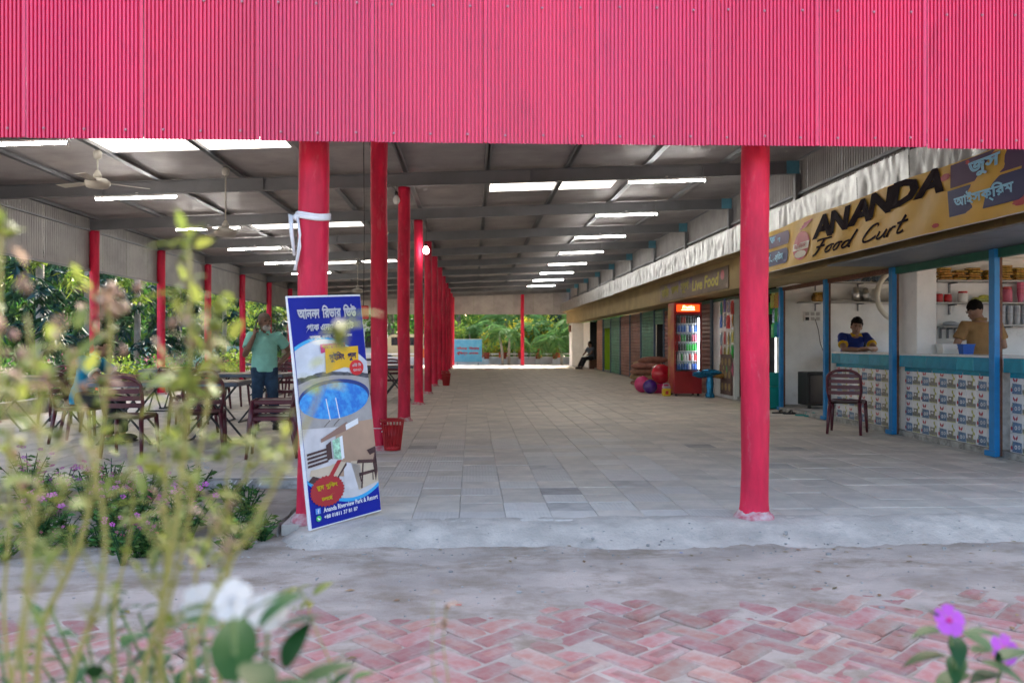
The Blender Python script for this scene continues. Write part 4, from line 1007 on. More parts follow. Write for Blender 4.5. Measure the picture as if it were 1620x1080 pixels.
# red waste baskets by the pillars
mat('basket', (.40, .012, .016), .4, var=.1)
def basket(x, y, label, n=1, h=.335):
    t = thing('waste_basket', label, 'basket', (x, y, .003), 0)
    b = MB(); r0, r1 = .088, .125
    for i in range(20):
        a = 2 * math.pi * i / 20; b.tube([(r0 * math.cos(a), r0 * math.sin(a), .01), (r1 * math.cos(a + .12), r1 * math.sin(a + .12), h)], .006, 5); b.tube([(r0 * math.cos(a), r0 * math.sin(a), .01), (r1 * math.cos(a - .25), r1 * math.sin(a - .25), h)], .006, 5)
    b.build('lattice', 'basket', t)
    b = MB(); b.lathe([(r0 + .005, 0), (r0 + .006, .05), (r0 - .004, .05), (r0 - .004, .008)], 24); b.build('base', 'basket', t, True)
    b = MB(); ring = [(.126 * math.cos(R(a)), .126 * math.sin(R(a)), h) for a in range(0, 361, 15)]; b.tube(ring, .012, 8); b.build('rim', 'basket', t, True)
    b = MB(); b.lathe([(r0 * .9, .03), (r1 * .9, h - .06)], 20); b.build('liner', 'basket', t, True)
    return t
t = basket(-.9, 9.45, 'red lattice waste basket tied to the first inner pillar')
b = MB(); b.tube([(-.13, .02, .3), (-.1, -.0, .24), (-.115, -.02, .2)], .008, 6); b.tube([(-.16 + .105 * math.cos(R(a)), .1 + .105 * math.sin(R(a)), .24) for a in range(0, 361, 20)], .004, 5); b.build('tie_rope', 'cloth_white', t)
basket(-.83, 25.6, 'far red lattice basket at the foot of the sixth inner pillar'); basket(-.75, 23.6, 'small red lattice basket beside the fifth inner pillar')
# ------------------------------------------------------------------ standee leaning on the left front pillar
W, H = .61, 1.52
pm = Matrix.Rotation(.82199, 3, 'Z') @ Matrix.Rotation(-.07673, 3, 'X') @ Matrix.Rotation(-.0619, 3, 'Y')
sb = thing('poster_board', 'tall blue printed poster board leaning on the left front pillar', 'poster board', (-1.0575, 5.468, -.012))
sb.rotation_euler = pm.to_euler()
mat('board_white', (.75, .75, .76), .5); mat('pr_blue', (.003, .013, .27), .45, var=.06, nscale=3, spec=.25); mat('pr_cyan', (.03, .38, .72), .4); mat('pr_sky', (.62, .66, .72), .4, var=.12, nscale=6); mat('pr_trees', (.07, .075, .09), .5, var=.6, nscale=30)
mat('pr_deck', (.36, .335, .32), .5, var=.12, nscale=12); mat('pr_water', (.004, .17, .62), .35, col2=(.05, .42, .80), nscale=22, contrast=(.42, .72)); mat('pr_water_dark', (.004, .03, .20), .4); mat('pr_wall', (.42, .27, .18), .5, var=.12, nscale=4); mat('pr_pale', (.60, .57, .57), .5, var=.1, nscale=8); mat('pr_bed', (.58, .46, .33), .5, var=.1); mat('pr_wood', (.06, .022, .022), .5, var=.3, nscale=20); mat('pr_green', (.35, .60, .42), .5, var=.5, nscale=40); mat('pr_yellow', (.75, .42, .005), .4); mat('pr_red', (.62, .01, .02), .4); mat('pr_darkred', (.38, .012, .02), .4); mat('pr_white', (.80, .80, .80), .4); mat('pr_ceiling', (.28, .16, .12), .5); mat('pr_lemon', (.80, .62, .02), .4); mat('pr_navy', (.02, .02, .16), .4); mat('pr_app_green', (.05, .5, .12), .4); mat('pr_app_blue', (.10, .28, .66), .4); mat('pr_magenta', (.55, .03, .16), .4)
b = MB(); b.box((W / 2, 0, H / 2), (W, .018, H), bev=.003); b.build('panel', 'board_white', sb)
def pf(u, v, d): return (u, -.0095 - d, v)
def pprint(name, m, pts, k, parent=None):     # pts in fractions of the board
    b = MB(); b.poly([pf(u * W, v * H, .0007 * k) for u, v in pts]); return b.build(name, m, parent or sb)
up = lambda u: .755 + .255 * u - .32 * u * u
lo = lambda u: .225 - .41 * u + .32 * u * u
U = [.03 + .965 * i / 24 for i in range(25)]
pprint('blue_field', 'pr_blue', [(.03, .006), (.992, .006), (.992, .992), (.008, .992), (.022, .7)], 1)
ph = pprint('photo_field', 'pr_pale', [(u, lo(u)) for u in U] + [(u, up(u)) for u in U[::-1]], 2)
pprint('cyan_arc', 'pr_cyan', [(u, up(u)) for u in U[:20]] + [(u, up(u) + .018 * (1 - i / 21)) for i, u in list(enumerate(U[:20]))[::-1]], 2)
pprint('cyan_arc', 'pr_cyan', [(u, lo(u) - .016) for u in U] + [(u, lo(u)) for u in U[::-1]], 2)
pprint('sky', 'pr_sky', [(.03, .65), (.995, .65)] + [(u, up(u) - .004) for u in U[::-1]], 3, ph)
tr = [(.03 + .0482 * i, .665 + .012 * noise.noise((i * .7, 3, 0)) - .03 * abs(i - 8) / 12) for i in range(21)]
pprint('tree_line', 'pr_trees', [(.03, .615), (.994, .615)] + tr[::-1], 4, ph)
pprint('deck', 'pr_deck', [(.03, .43), (.995, .40), (.995, .612), (.8, .632), (.5, .645), (.2, .638), (.03, .618)], 5, ph)
pprint('pool_rim', 'pr_water_dark', [(.5 + .485 * math.cos(R(a)), .548 + .078 * math.sin(R(a))) for a in range(0, 360, 8)], 6, ph)
pprint('pool', 'pr_water', [(.49 + .47 * math.cos(R(a)), .532 + .078 * math.sin(R(a))) for a in range(0, 360, 8)], 7, ph)
for u0 in (.37, .5):
    for pts in (((u0, .545), (u0 + .03, .45)), ((u0 + .03, .45), (u0 - .06, .425))):
        (a, c), (e, f_) = pts; pprint('ladder_rail', 'pr_white' if c > .5 else 'pr_wood', [(a - .006, c), (e - .006, f_), (e + .006, f_), (a + .006, c)], 8, ph)
# the room picture below
rm = pprint('room_wall', 'pr_wall', [(.45, .20), (.995, .16), (.995, .425), (.62, .425), (.45, .40)], 7, ph)
pprint('room_ceiling', 'pr_ceiling', [(.25, .36), (.62, .395), (.62, .432), (.25, .375)], 8, ph); pprint('room_light', 'pr_white', [(.6, .395), (.78, .415), (.78, .44), (.6, .42)], 9, ph)
pprint('curtain', 'pr_wood', [(.31, .26), (.38, .26), (.38, .36), (.31, .345)], 8, ph); pprint('window', 'pr_green', [(.40, .265), (.54, .275), (.54, .375), (.40, .36)], 9, ph); pprint('window_side', 'pr_white', [(.50, .27), (.54, .275), (.54, .375), (.50, .37)], 10, ph)
pprint('floor', 'pr_pale', [(.5, .13), (.75, .13), (.75, .23), (.56, .255), (.52, .23)], 8, ph); pprint('floor_wood', 'pr_bed', [(.70, .12), (.99, .14), (.99, .235), (.62, .255)], 8, ph)
pprint('bed', 'pr_bed', [(.06, .225), (.42, .20), (.56, .255), (.36, .275), (.08, .25)], 9, ph); pprint('bed_sheet', 'pr_pale', [(.10, .25), (.34, .255), (.52, .27), (.36, .283)], 10, ph); pprint('bed_runner', 'pr_darkred', [(.29, .205), (.36, .205), (.50, .27), (.44, .272)], 11, ph); pprint('bed_side', 'pr_wood', [(.42, .19), (.56, .243), (.56, .257), (.42, .20)], 11, ph); pprint('dark_corner', 'pr_wood', [(.035, .205), (.2, .17), (.26, .2), (.1, .225)], 11, ph)
for k in range(4): pprint('headboard_slat', 'pr_wood', [(.05, .262 + k * .017), (.32, .272 + k * .017), (.32, .282 + k * .017), (.05, .272 + k * .017)], 11, ph)
for q in ([(.70, .24), (.98, .225), (.98, .24), (.72, .255)], [(.72, .18), (.96, .185), (.96, .197), (.72, .195)], [(.78, .235), (.8, .235), (.75, .125), (.73, .125)], [(.93, .23), (.99, .29), (.99, .19), (.95, .14)], [(.72, .19), (.735, .19), (.75, .155), (.735, .155)], [(.91, .19), (.925, .19), (.92, .15), (.905, .15)], [(.86, .29), (.99, .3), (.99, .275), (.9, .265)]): pprint('chair_shape', 'pr_wood', q, 11, ph)
# badges
yb = pprint('yellow_badge', 'pr_yellow', [(.40, .655), (.66, .675), (.86, .66), (.88, .765), (.42, .765)], 12); pprint('magenta_badge', 'pr_magenta', [(.36, .745), (.70, .765), (.70, .785), (.36, .785)], 11)
rc = pprint('red_badge', 'pr_red', [(.83 + .10 * math.cos(R(a)), .668 + .035 * math.sin(R(a))) for a in range(0, 360, 15)], 13)
st = pprint('burst_badge', 'pr_darkred', [(.27 + (.215 + .018 * (i % 2)) * math.cos(2 * math.pi * i / 60), .150 + (.062 + .006 * (i % 2)) * math.sin(2 * math.pi * i / 60)) for i in range(60)], 12)
def ptext(m, geo, u, v, wd, ht, k=14, parent=None):
    b = MB(); place_text(b, geo, u * W, v * H, wd * W, ht * H, lambda a, c, d: pf(a, c, d * .6 + .0007 * k)); return b.build('lettering', m, parent or sb)
ptext('pr_white', bn(['আনন', ('দ', -.10, 0, .8, 1), ' ', 'িরভার', ' ', 'িভউ'], .042), .10, .898, .80, .058)
ptext('pr_white', bn(['পাক', ('/', -.28, .42, .5, .4), ' ', 'এন', ('ড', -.10, -.06, .9, 1), ' ', 'িরেসাট', ('/', -.28, .42, .5, .4)], .042), .185, .838, .66, .056)
ptext('pr_white', bn(['বালুচর,', ' ', 'বন', ('দ', -.1, 0, .8, 1), 'র,', ' ', 'নারায়ণগ', 'ঞ', ('জ', -.12, 0, .8, .9)], .035), .23, .806, .58, .022)
ptext('pr_navy', bn(['সুইিমং', ' ', 'পুল'], .035), .46, .70, .38, .046, 14, yb)
ptext('pr_lemon', bn(['িবেশষ', ' ', 'আকষণ'], .03), .385, .764, .28, .018, 14)
ptext('pr_white', bn(['এিন', ('ট', -.1, 0, .9, 1), ' ', 'িফ'], .03), .765, .672, .13, .016, 15, rc); ptext('pr_white', bn(['৩০০/-'], .03), .775, .65, .12, .014, 15, rc)
ptext('pr_lemon', bn(['রুম', ' ', 'বুিকং'], .045), .13, .156, .28, .030, 14, st); ptext('pr_lemon', bn(['চলেছ'], .045), .18, .110, .18, .028, 14, st)
ptext('pr_white', text_geo('Ananda Riverview Park & Resort', 1, 0, .02, True), .19, .062, .76, .021); ptext('pr_white', text_geo('+88 01811 37 81 87', 1, 0, .02, True), .19, .034, .46, .017)
ai = pprint('app_icon', 'pr_app_blue', [(.09, .062), (.155, .062), (.155, .086), (.09, .086)], 13); ptext('pr_white', text_geo('f', 1, 0, .03, True), .115, .064, .02, .018, 14, ai)
gi = pprint('phone_icon', 'pr_app_green', [(.122 + .034 * math.cos(R(a)), .042 + .0125 * math.sin(R(a))) for a in range(0, 360, 20)], 13); pprint('handset', 'pr_white', [(.105, .045), (.115, .037), (.137, .036), (.139, .041), (.12, .043), (.112, .049)], 14, gi)

# ------------------------------------------------------------------ plastic chairs and folding tables
mat('maroon', (.085, .010, .02), .35, var=.12, nscale=5, spec=.55, rnd=.12); mat('chair_pad', (.10, .09, .10), .6); mat('table_wood', (.20, .13, .075), .45, var=.25, nscale=5, stretch=(1, 6, 1)); mat('table_edge', (.10, .12, .16), .35, metal=.4); mat('table_leg', (.025, .025, .03), .4)
def make_chair():
    t = thing('plastic_chair', 'x', 'chair', (0, 0, 0), 0, 'maroon plastic chairs')     # faces -Y
    b = MB(); b.grid(8, 8, lambda u, v: ((u - .5) * (.43 - .05 * v), (v - .5) * .42, .43 - .012 * math.sin(u * 3.14) - .02 * (v < .05)))
    b.grid(8, 8, lambda u, v: ((.5 - u) * (.43 - .05 * v), (v - .5) * .42, .40)); b.box((0, -.205, .412), (.43, .022, .05), bev=.008); b.box((-.2, 0, .412), (.022, .4, .045), bev=.008); b.box((.2, 0, .412), (.022, .4, .045), bev=.008); b.build('seat', 'maroon', t)
    for sx in (-1, 1):
        b = MB(); b.tube([(sx * .205, -.2, .42), (sx * .215, -.215, .2), (sx * .225, -.235, 0)], [.026, .023, .017], 6); b.build('leg', 'maroon', t, True)
        b = MB(); b.tube([(sx * .18, .2, .42), (sx * .195, .235, .2), (sx * .205, .27, 0)], [.026, .023, .018], 6); b.build('leg', 'maroon', t, True)
    b = MB(); arch = []
    for i in range(19):
        a = math.pi * i / 18; x = .205 * math.cos(a); z = .70 + .14 * math.sin(a) ** .7; arch.append((x, .235 + .05 * (z - .43) / .4 - .035 * abs(math.cos(a)) ** 2 * 0, z))
    pts = [(.18, .2, .42), (.205, .225, .56)] + arch + [(-.205, .225, .56), (-.18, .2, .42)]
    b.tube(pts, .019, 7, flat=.8); b.build('back_frame', 'maroon', t, True)
    for i in range(4):
        z = .52 + i * .075; w_ = .195 + .006 * i if i < 3 else .195
        b = MB(); b.grid(8, 1, lambda u, v: ((u - .5) * 2 * w_, .228 + .05 * (z - .43) / .4 + .03 * math.sin(u * 3.14), z + v * .048)); b.grid(8, 1, lambda u, v: ((.5 - u) * 2 * w_, .218 + .05 * (z - .43) / .4 + .03 * math.sin(u * 3.14), z + v * .048)); b.build('back_slat', 'maroon', t)
    return t
ch0 = make_chair(); first = [True]
def chair(x, y, rz, label, z=.003, tilt=0):
    if first[0]: ch0.location = (x, y, z); ch0.rotation_euler = (0, 0, rz); ch0['label'] = label; first[0] = False; o = ch0
    else: o = copy_tree(ch0, (x, y, z), rz, label)
    if tilt: o.rotation_euler = (tilt, 0, rz)
    return o
chair(4.97, 10.95, R(148), 'maroon plastic chair at the counter with its back to the viewer')
chair(-3.66, 9.15, R(183), 'maroon plastic chair behind the weeds with its back to the viewer, before the long table')
for i in range(3): chair(-2.12 + .012 * i, 8.98, R(-83), '%s chair of the three stacked chairs left of the poster board' % ('bottom', 'middle', 'top')[i], .003 + .085 * i)
def make_table(label, x, y, rz, L_=1.6, D_=.75):
    t = thing('folding_table', label, 'table', (x, y, 0), rz, 'folding tables'); h = .74
    b = MB(); b.box((0, 0, h - .012), (L_ - .02, D_ - .02, .024), bev=.004); b.build('table_top', 'table_wood', t)
    b = MB()
    for c, d in (((0, -D_ / 2, h - .03), (L_, .018, .05)), ((0, D_ / 2, h - .03), (L_, .018, .05)), ((-L_ / 2, 0, h - .03), (.018, D_ - .02, .05)), ((L_ / 2, 0, h - .03), (.018, D_ - .02, .05))): b.box(c, d, bev=.003)
    b.build('edge_band', 'table_edge', t)
    for sx in (-1, 1):
        for k in (-1, 1):
            b = MB(); x0 = sx * (L_ / 2 - .38); b.tube([(x0 - k * .3 + sx * .0, k * .012 * sx - .22 * 0 + k * .25, .02), (x0 + k * .26, k * .25, h - .03)], .014, 6); b.build('leg', 'table_leg', t)
            b = MB(); b.tube([(x0 - k * .3, -.28, .016), (x0 - k * .3, .28, .016)], .014, 6); b.build('foot', 'table_leg', t)
        for k in (-1, 1):
            b = MB(); x0 = sx * (L_ / 2 - .38); b.tube([(x0 - k * .3, -k * .25, .02), (x0 + k * .26, -k * .25, h - .03)], .014, 6); b.build('leg', 'table_leg', t)
    return t
make_table('long folding table with dark edge where the seated man rests his arms', -3.62, 10.3, R(2), 1.7, .75)
make_table('folding table just behind the standing man with the phone', -3.6, 13.0, R(-3), 1.6, .75)
make_table('folding table at the left picture edge beyond the weeds', -6.0, 11.9, R(4), 1.6, .75)
make_table('folding table behind the seated man near the left pillars', -5.4, 15.6, R(90), 1.6, .75)
make_table('far folding table seen between the first two inner pillars', -1.95, 17.2, R(0), 1.5, .7)
make_table('folding table farther back between left pillars and inner row', -4.3, 19.5, R(0), 1.6, .75)
make_table('farthest folding table in the left half of the hall', -3.4, 24.5, R(0), 1.6, .75)
for x, y, a, l in ((-5.05, 11.3, 80, 'maroon chair at the left end of the edge table, seat toward it'), (-3.02, 9.6, 195, 'maroon chair at the near side of the long table, right of the weeds'), (-3.65, 11.15, -10, 'maroon chair on the far side of the long table, left one'), (-4.1, 12.3, 185, 'maroon chair tucked before the table behind the standing man'), (-3.1, 13.8, 5, 'maroon chair on the far side of the table behind the standing man'), (-1.75, 9.75, -95, 'maroon chair directly behind the three stacked chairs'), (-4.6, 15.2, 95, 'maroon chair beside the table near the left pillars'), (-4.55, 16.2, 85, 'maroon chair at the rear corner of the table near the left pillars'), (-6.2, 12.9, 10, 'maroon chair behind the edge table at the far left'), (-3.9, 18.8, 180, 'maroon chair before the farther back table'), (-4.8, 20.3, 0, 'maroon chair behind the farther back table'), (-1.7, 17.9, 10, 'maroon chair behind the table seen between the inner pillars')):
    chair(x, y, R(a), l)
# folded dark mound on the long table: phone, keys, helmet like bag
b = MB(); b.ball((0, 0, .05), .12, 12, 8, sx=1, sy=.8, sz=.7); b.tube([(-.1, 0, .08), (-.05, -.02, .16), (.06, 0, .15), (.1, .02, .08)], .012, 6); tag(b.build('hand_bag', 'maroon', None, True, loc=(-3.75, 10.42, .741)), 'dark maroon bag lying on the long table before the seated man', 'bag')
mat('lilac_cloth', (.36, .27, .34), .9, var=.2); b = MB(); b.ball((0, 0, .06), .13, 12, 8, sx=1.1, sy=.8, sz=.7); b.ball((.08, 0, .03), .09, 10, 6, sx=1.2); tag(b.build('cloth_bundle', 'lilac_cloth', None, True, loc=(-4.05, 13.1, .741)), 'pale lilac cloth bundle on the table behind the seated man', 'bundle')

# ------------------------------------------------------------------ people
mat('skin_old', (.20, .11, .075), .55, var=.1, nscale=20); mat('skin_young', (.27, .15, .10), .5, var=.08, nscale=20); mat('skin_b', (.32, .17, .11), .5, var=.08, nscale=20)
mat('polo_aqua', (.25, .58, .50), .9, var=.1, nscale=7, bump=.25, bscale=30); mat('jeans', (.02, .05, .10), .9, var=.35, nscale=9, bump=.3, bscale=60); mat('polo_teal', (.0, .22, .38), .9, var=.12, nscale=7, bump=.25, bscale=30); mat('polo_blue', (.008, .03, .22), .9, var=.12, nscale=7, bump=.2, bscale=30); mat('polo_brown', (.27, .16, .065), .9, var=.1, nscale=7, bump=.2, bscale=30); mat('trim_yellow', (.6, .38, .01), .8); mat('hair_black', (.005, .004, .004), .75, spec=.15, bump=.8, bscale=90); mat('hair_grey', (.17, .13, .10), .7, var=.4, nscale=30, bump=.8, bscale=90); mat('beard', (.42, .40, .38), .8, var=.3, nscale=40); mat('trousers_dark', (.02, .02, .024), .9, var=.2); mat('net_dark', (.10, .12, .15), .9); mat('eye', (.02, .015, .012), .2); mat('trim_white', (.6, .6, .6), .8)
def fuse(name, mb, m, voxel, parent, it=4, crease=0.0, seed=0.0):
    me = mb.mesh(name, m); o = bpy.data.objects.new(name, me); C.objects.link(o)
    r = o.modifiers.new('r', 'REMESH'); r.mode = 'VOXEL'; r.voxel_size = voxel
    s_ = o.modifiers.new('s', 'SMOOTH'); s_.factor = .5; s_.iterations = it
    bpy.context.view_layer.update()
    nm_ = bpy.data.meshes.new_from_object(o.evaluated_get(bpy.context.evaluated_depsgraph_get()))
    bpy.data.objects.remove(o); bpy.data.meshes.remove(me)
    if crease:
        n = len(nm_.vertices); co = np.empty(n * 3); nm_.vertices.foreach_get('co', co); co = co.reshape(-1, 3)
        no = np.empty(n * 3); nm_.vertices.foreach_get('normal', no); no = no.reshape(-1, 3)
        d = np.array([noise.noise((c[0] * 9 + seed, c[1] * 9, c[2] * 14)) + .5 * noise.noise((c[0] * 22 + seed, c[1] * 22, c[2] * 26)) for c in co])
        co += no * d[:, None] * crease; nm_.vertices.foreach_set('co', co.ravel())
    nm_.polygons.foreach_set('use_smooth', [True] * len(nm_.polygons)); nm_.update(); nm_.name = name
    if not nm_.materials: nm_.materials.append(MT[m])
    return ob(name, nm_, parent)
V = Vector
def hand(b, wr, d, palm_n, curl=.5, s_=1.0, side=1):
    """palm with four bent fingers and a thumb; d: pointing direction, palm_n: way the palm faces"""
    d = V(d).normalized(); n = V(palm_n); n = (n - d * n.dot(d)).normalized(); x = d.cross(n) * side
    wr = V(wr)
    b.tube([wr - d * .02, wr + d * .03, wr + d * .075, wr + d * .09], [.024 * s_, .036 * s_, .04 * s_, .034 * s_], 10, flat=.5, up0=x)
    for i, (o, L_) in enumerate(((-.028, .062), (-.009, .074), (.010, .068), (.027, .052))):
        p = wr + d * .082 * s_ + x * o * s_; q = p + (d * math.cos(curl * .7) + n * math.sin(curl * .7)) * L_ * .5 * s_; r = q + (d * math.cos(curl * 1.9) + n * math.sin(curl * 1.9)) * L_ * .5 * s_
        b.tube([p - d * .02, p, q, r], [.0095 * s_, .0095 * s_, .0085 * s_, .007 * s_], 7)
    p = wr + d * .03 - x * .03 * s_; q = p + (d * .6 - x * .6 + n * .45).normalized() * .04 * s_; r = q + (d * .9 - x * .1 + n * .5).normalized() * .032 * s_
    b.tube([p, q, r], [.012 * s_, .0105 * s_, .0085 * s_], 7)
def figure(name, label, loc, rz, J, hm, skin, shirt, pants, hair, vox=.009, hands=((), ()), shoe='black', beard=None, sleeve=.6, collar=None, cuff=None, hairbulk=1.0, belly=1.0):
    t = thing('person', label, 'person', loc, rz)
    J = {k: V(v) for k, v in J.items()}
    sx_ = (J['shL'] - J['shR']).normalized()
    b = MB()
    mid = J['pelvis'].lerp(J['chest'], .5)
    b.tube([J['pelvis'] - V((0, 0, .06)), J['pelvis'], mid, J['chest'], J['chest'].lerp(J['neck'], .7), J['neck']], [.12, .14, .13, .15, .12, .06], 16, flat=.66, up0=sx_)
    b.tube([J['neck'] - (J['head'] - J['neck']) * .4, J['neck'], J['head']], [.062, .055, .055], 12)
    Mh = Euler(hm).to_matrix(); hc = J['head']
    def hp(x, y, z): return hc + Mh @ V((x, y, z))
    b.ball(hp(0, .012, .02), .1, 18, 14, sx=.80, sy=.98, sz=1.08, M=Mh); b.ball(hp(0, -.022, -.05), .07, 14, 10, sx=.86, sy=.92, sz=.95, M=Mh)
    b.tube([hp(0, -.088, .012), hp(0, -.108, -.022), hp(0, -.096, -.034)], [.009, .016, .010], 8)
    for s_ in (-1, 1):
        b.ball(hp(s_ * .082, .012, -.008), .03, 8, 6, sx=.3, sy=.65, sz=1, M=Mh); b.ball(hp(s_ * .034, -.084, .03), .02, 8, 6, sx=1.1, sy=.4, sz=.4, M=Mh)
    b.ball(hp(0, -.088, -.058), .018, 8, 6, sx=1.3, sy=.5, sz=.5, M=Mh)
    for s_, q in ((-1, 'R'), (1, 'L')):
        sh, el, wr = J['sh' + q], J['el' + q], J['wr' + q]
        b.tube([J['chest'].lerp(sh, .4) + V((0, 0, .02)), sh, sh.lerp(el, .5), el, el.lerp(wr, .35), wr], [.075, .062, .05, .041, .042, .027], 12)
        hd = hands[0 if q == 'R' else 1]
        if hd: hand(b, wr, hd[0], hd[1], hd[2], 1.0, hd[3])
        hi, kn, an = J['hip' + q], J['kn' + q], J['an' + q]
        b.tube([hi, hi.lerp(kn, .5), kn, kn.lerp(an, .35), an], [.088, .075, .056, .055, .038], 12)
        b.ball(an + V((0, -.06, -.035)), .05, 10, 8, sx=.8, sy=2.2, sz=.75)
    fuse('body', b, skin, vox, t, 3)
    b = MB()   # shirt
    hem = J['pelvis'] - V((0, 0, .08)) if (J['pelvis'] - J['chest']).z < -.2 else J['pelvis']
    b.tube([hem, J['pelvis'], mid, J['chest'], J['chest'].lerp(J['neck'], .6), J['neck'] - V((0, 0, .012))], [.163, .166 * belly, .158 * belly, .17, .142, .072], 20, flat=.70, up0=sx_)
    for q in 'RL':
        sh, el = J['sh' + q], J['el' + q]; b.tube([J['chest'].lerp(sh, .35) + V((0, 0, .03)), sh + V((0, 0, .004)), sh.lerp(el, .4), sh.lerp(el, sleeve)], [.085, .076, .071, .074], 14)
    so = fuse('shirt', b, shirt, .012, t, 3, .006, rz * 7)
    for q in 'RL':
        if cuff:
            sh, el = J['sh' + q], J['el' + q]; b = MB(); b.tube([sh.lerp(el, sleeve - .07), sh.lerp(el, sleeve + .02)], .076, 14); b.build('cuff', cuff, so, True)
    if collar:
        b = MB(); nk = J['neck']; ax = (J['head'] - nk).normalized()
        pts = [nk + V((.066 * math.cos(R(a)), .062 * math.sin(R(a)), .018 - .02 * (math.sin(R(a)) < -.5))) for a in range(-70, 251, 20)]
        b.tube(pts, .017, 6, flat=.5); 
        for s_ in (-1, 1): b.poly([nk + V((s_ * .015, -.078, -.01)), nk + V((s_ * .07, -.055, .02)), nk + V((s_ * .085, -.085, -.035))][::s_])
        b.build('collar', collar, so)
    b = MB()   # trousers
    b.tube([J['pelvis'] + V((0, 0, .05)), J['pelvis'], J['pelvis'] - V((0, 0, .07))], [.148, .155, .13], 16, flat=.7, up0=sx_)
    for q in 'RL':
        hi, kn, an = J['hip' + q], J['kn' + q], J['an' + q]; b.tube([hi + V((0, 0, .02)), hi.lerp(kn, .5), kn, kn.lerp(an, .5), an + (kn - an) * .08], [.098, .088, .074, .07, .066], 14)
    fuse('trousers', b, pants, .012, t, 3, .006, 3.3)
    for q in 'RL':
        an = J['an' + q]; b = MB(); b.ball(an + V((0, -.06, -.03)), .055, 12, 8, sx=.85, sy=2.25, sz=.85); b.box(an + V((0, -.06, -.068)), (.09, .245, .02), bev=.008); b.build('shoe', shoe, t, True)
    b = MB(); hb = hairbulk
    b.ball(hp(0, .020, .034 + .012 * hb), .1, 26, 20, sx=.84 + .04 * hb, sy=.98 + .04 * hb, sz=.92 + .12 * hb, M=Mh)
    hv = []
    for v in b.v:
        v = V(v); q = Mh.transposed() @ (v - hc); jag = .014 * noise.noise(q * 55)
        low = (-.07 if q.y > .03 else (.0 if q.y > -.045 else .058)) + jag        # nape, temples, fringe
        if q.z < low: v = v.lerp(hc, .26)
        else: v = v + (v - hc) * (.07 * noise.noise(q * 38) + .04 * noise.noise(q * 80)) * hb
        hv.append(tuple(v))
    b.v = hv
    b.build('hair', hair, t, True)
    if beard: b = MB(); b.ball(hp(0, -.052, -.075), .052, 12, 8, sx=1.15, sy=.95, sz=.85, M=Mh); b.ball(hp(0, -.095, -.045), .02, 8, 6, sx=1.9, sy=.5, sz=.35, M=Mh); b.build('beard', beard, t, True)
    for s_ in (-1, 1): b = MB(); b.ball(hp(s_ * .034, -.0905, .016), .0095, 8, 6, sx=1.3, sy=.6, sz=.7); b.build('eye', 'eye', t, True); b = MB(); b.tube([hp(s_ * .016, -.097, .036), hp(s_ * .036, -.096, .042), hp(s_ * .054, -.082, .036)], [.004, .005, .003], 5); b.build('eyebrow', hair, t, True)
    b = MB(); b.tube([hp(-.026, -.094, -.056), hp(0, -.101, -.058), hp(.026, -.094, -.056)], [.002, .0035, .002], 5); b.build('mouth', 'eye', t, True)
    return t
manA = figure('person', 'older man in aqua polo and jeans standing with a phone at his ear', (-2.87, 11.72, 0), R(14),
    dict(pelvis=(0, 0, .88), chest=(0, -.01, 1.18), neck=(0, 0, 1.345), head=(.005, -.025, 1.475), shR=(-.185, 0, 1.29), shL=(.185, 0, 1.285), elR=(-.255, -.10, 1.03), wrR=(-.135, -.125, 1.30), elL=(.335, .10, 1.07), wrL=(.21, .03, .92),
         hipR=(-.085, 0, .84), hipL=(.085, 0, .84), knR=(-.095, -.03, .46), knL=(.11, -.01, .46), anR=(-.11, .03, .085), anL=(.15, .06, .085)), (R(-4), 0, R(22)), 'skin_old', 'polo_aqua', 'jeans', 'hair_grey', .008,
    (((.12, .25, 1), (.9, .35, -.1), .9, 1), ((-.75, -.1, -.6), (-.3, .6, .2), .6, -1)), 'black', 'beard', .62, 'polo_aqua', None, .7, 1.06)
ph_ = thing('mobile_phone', 'dark mobile phone held to the standing man\'s ear', 'phone', (-2.955, 11.60, 1.445)); b = MB(); b.box((0, 0, 0), (.012, .07, .145), bev=.004, ry=.25, rz=.4); b.build('case', 'black', ph_)
figure('person', 'man in teal polo seated at the long table, mostly hidden by weeds', (-4.70, 10.3, 0), R(88),
    dict(pelvis=(0, .0, .55), chest=(0, -.10, .88), neck=(0, -.18, 1.04), head=(0, -.26, 1.15), shR=(-.19, -.11, .98), shL=(.19, -.11, .98), elR=(-.24, -.33, .79), wrR=(-.10, -.56, .79), elL=(.26, -.32, .79), wrL=(.13, -.58, .79),
         hipR=(-.1, -.02, .53), hipL=(.1, -.02, .53), knR=(-.13, -.42, .50), knL=(.13, -.42, .50), anR=(-.13, -.40, .085), anL=(.13, -.44, .085)), (R(22), 0, 0), 'skin_b', 'polo_teal', 'trousers_dark', 'hair_black', .009,
    (((.25, -.95, .05), (.6, 0, -.7), .5, 1), ((-.25, -.95, .05), (-.6, 0, -.7), .5, -1)), 'black', None, .75, 'trim_white', 'trim_white')
chair(-4.73, 10.35, R(88), 'maroon chair under the seated man in teal')
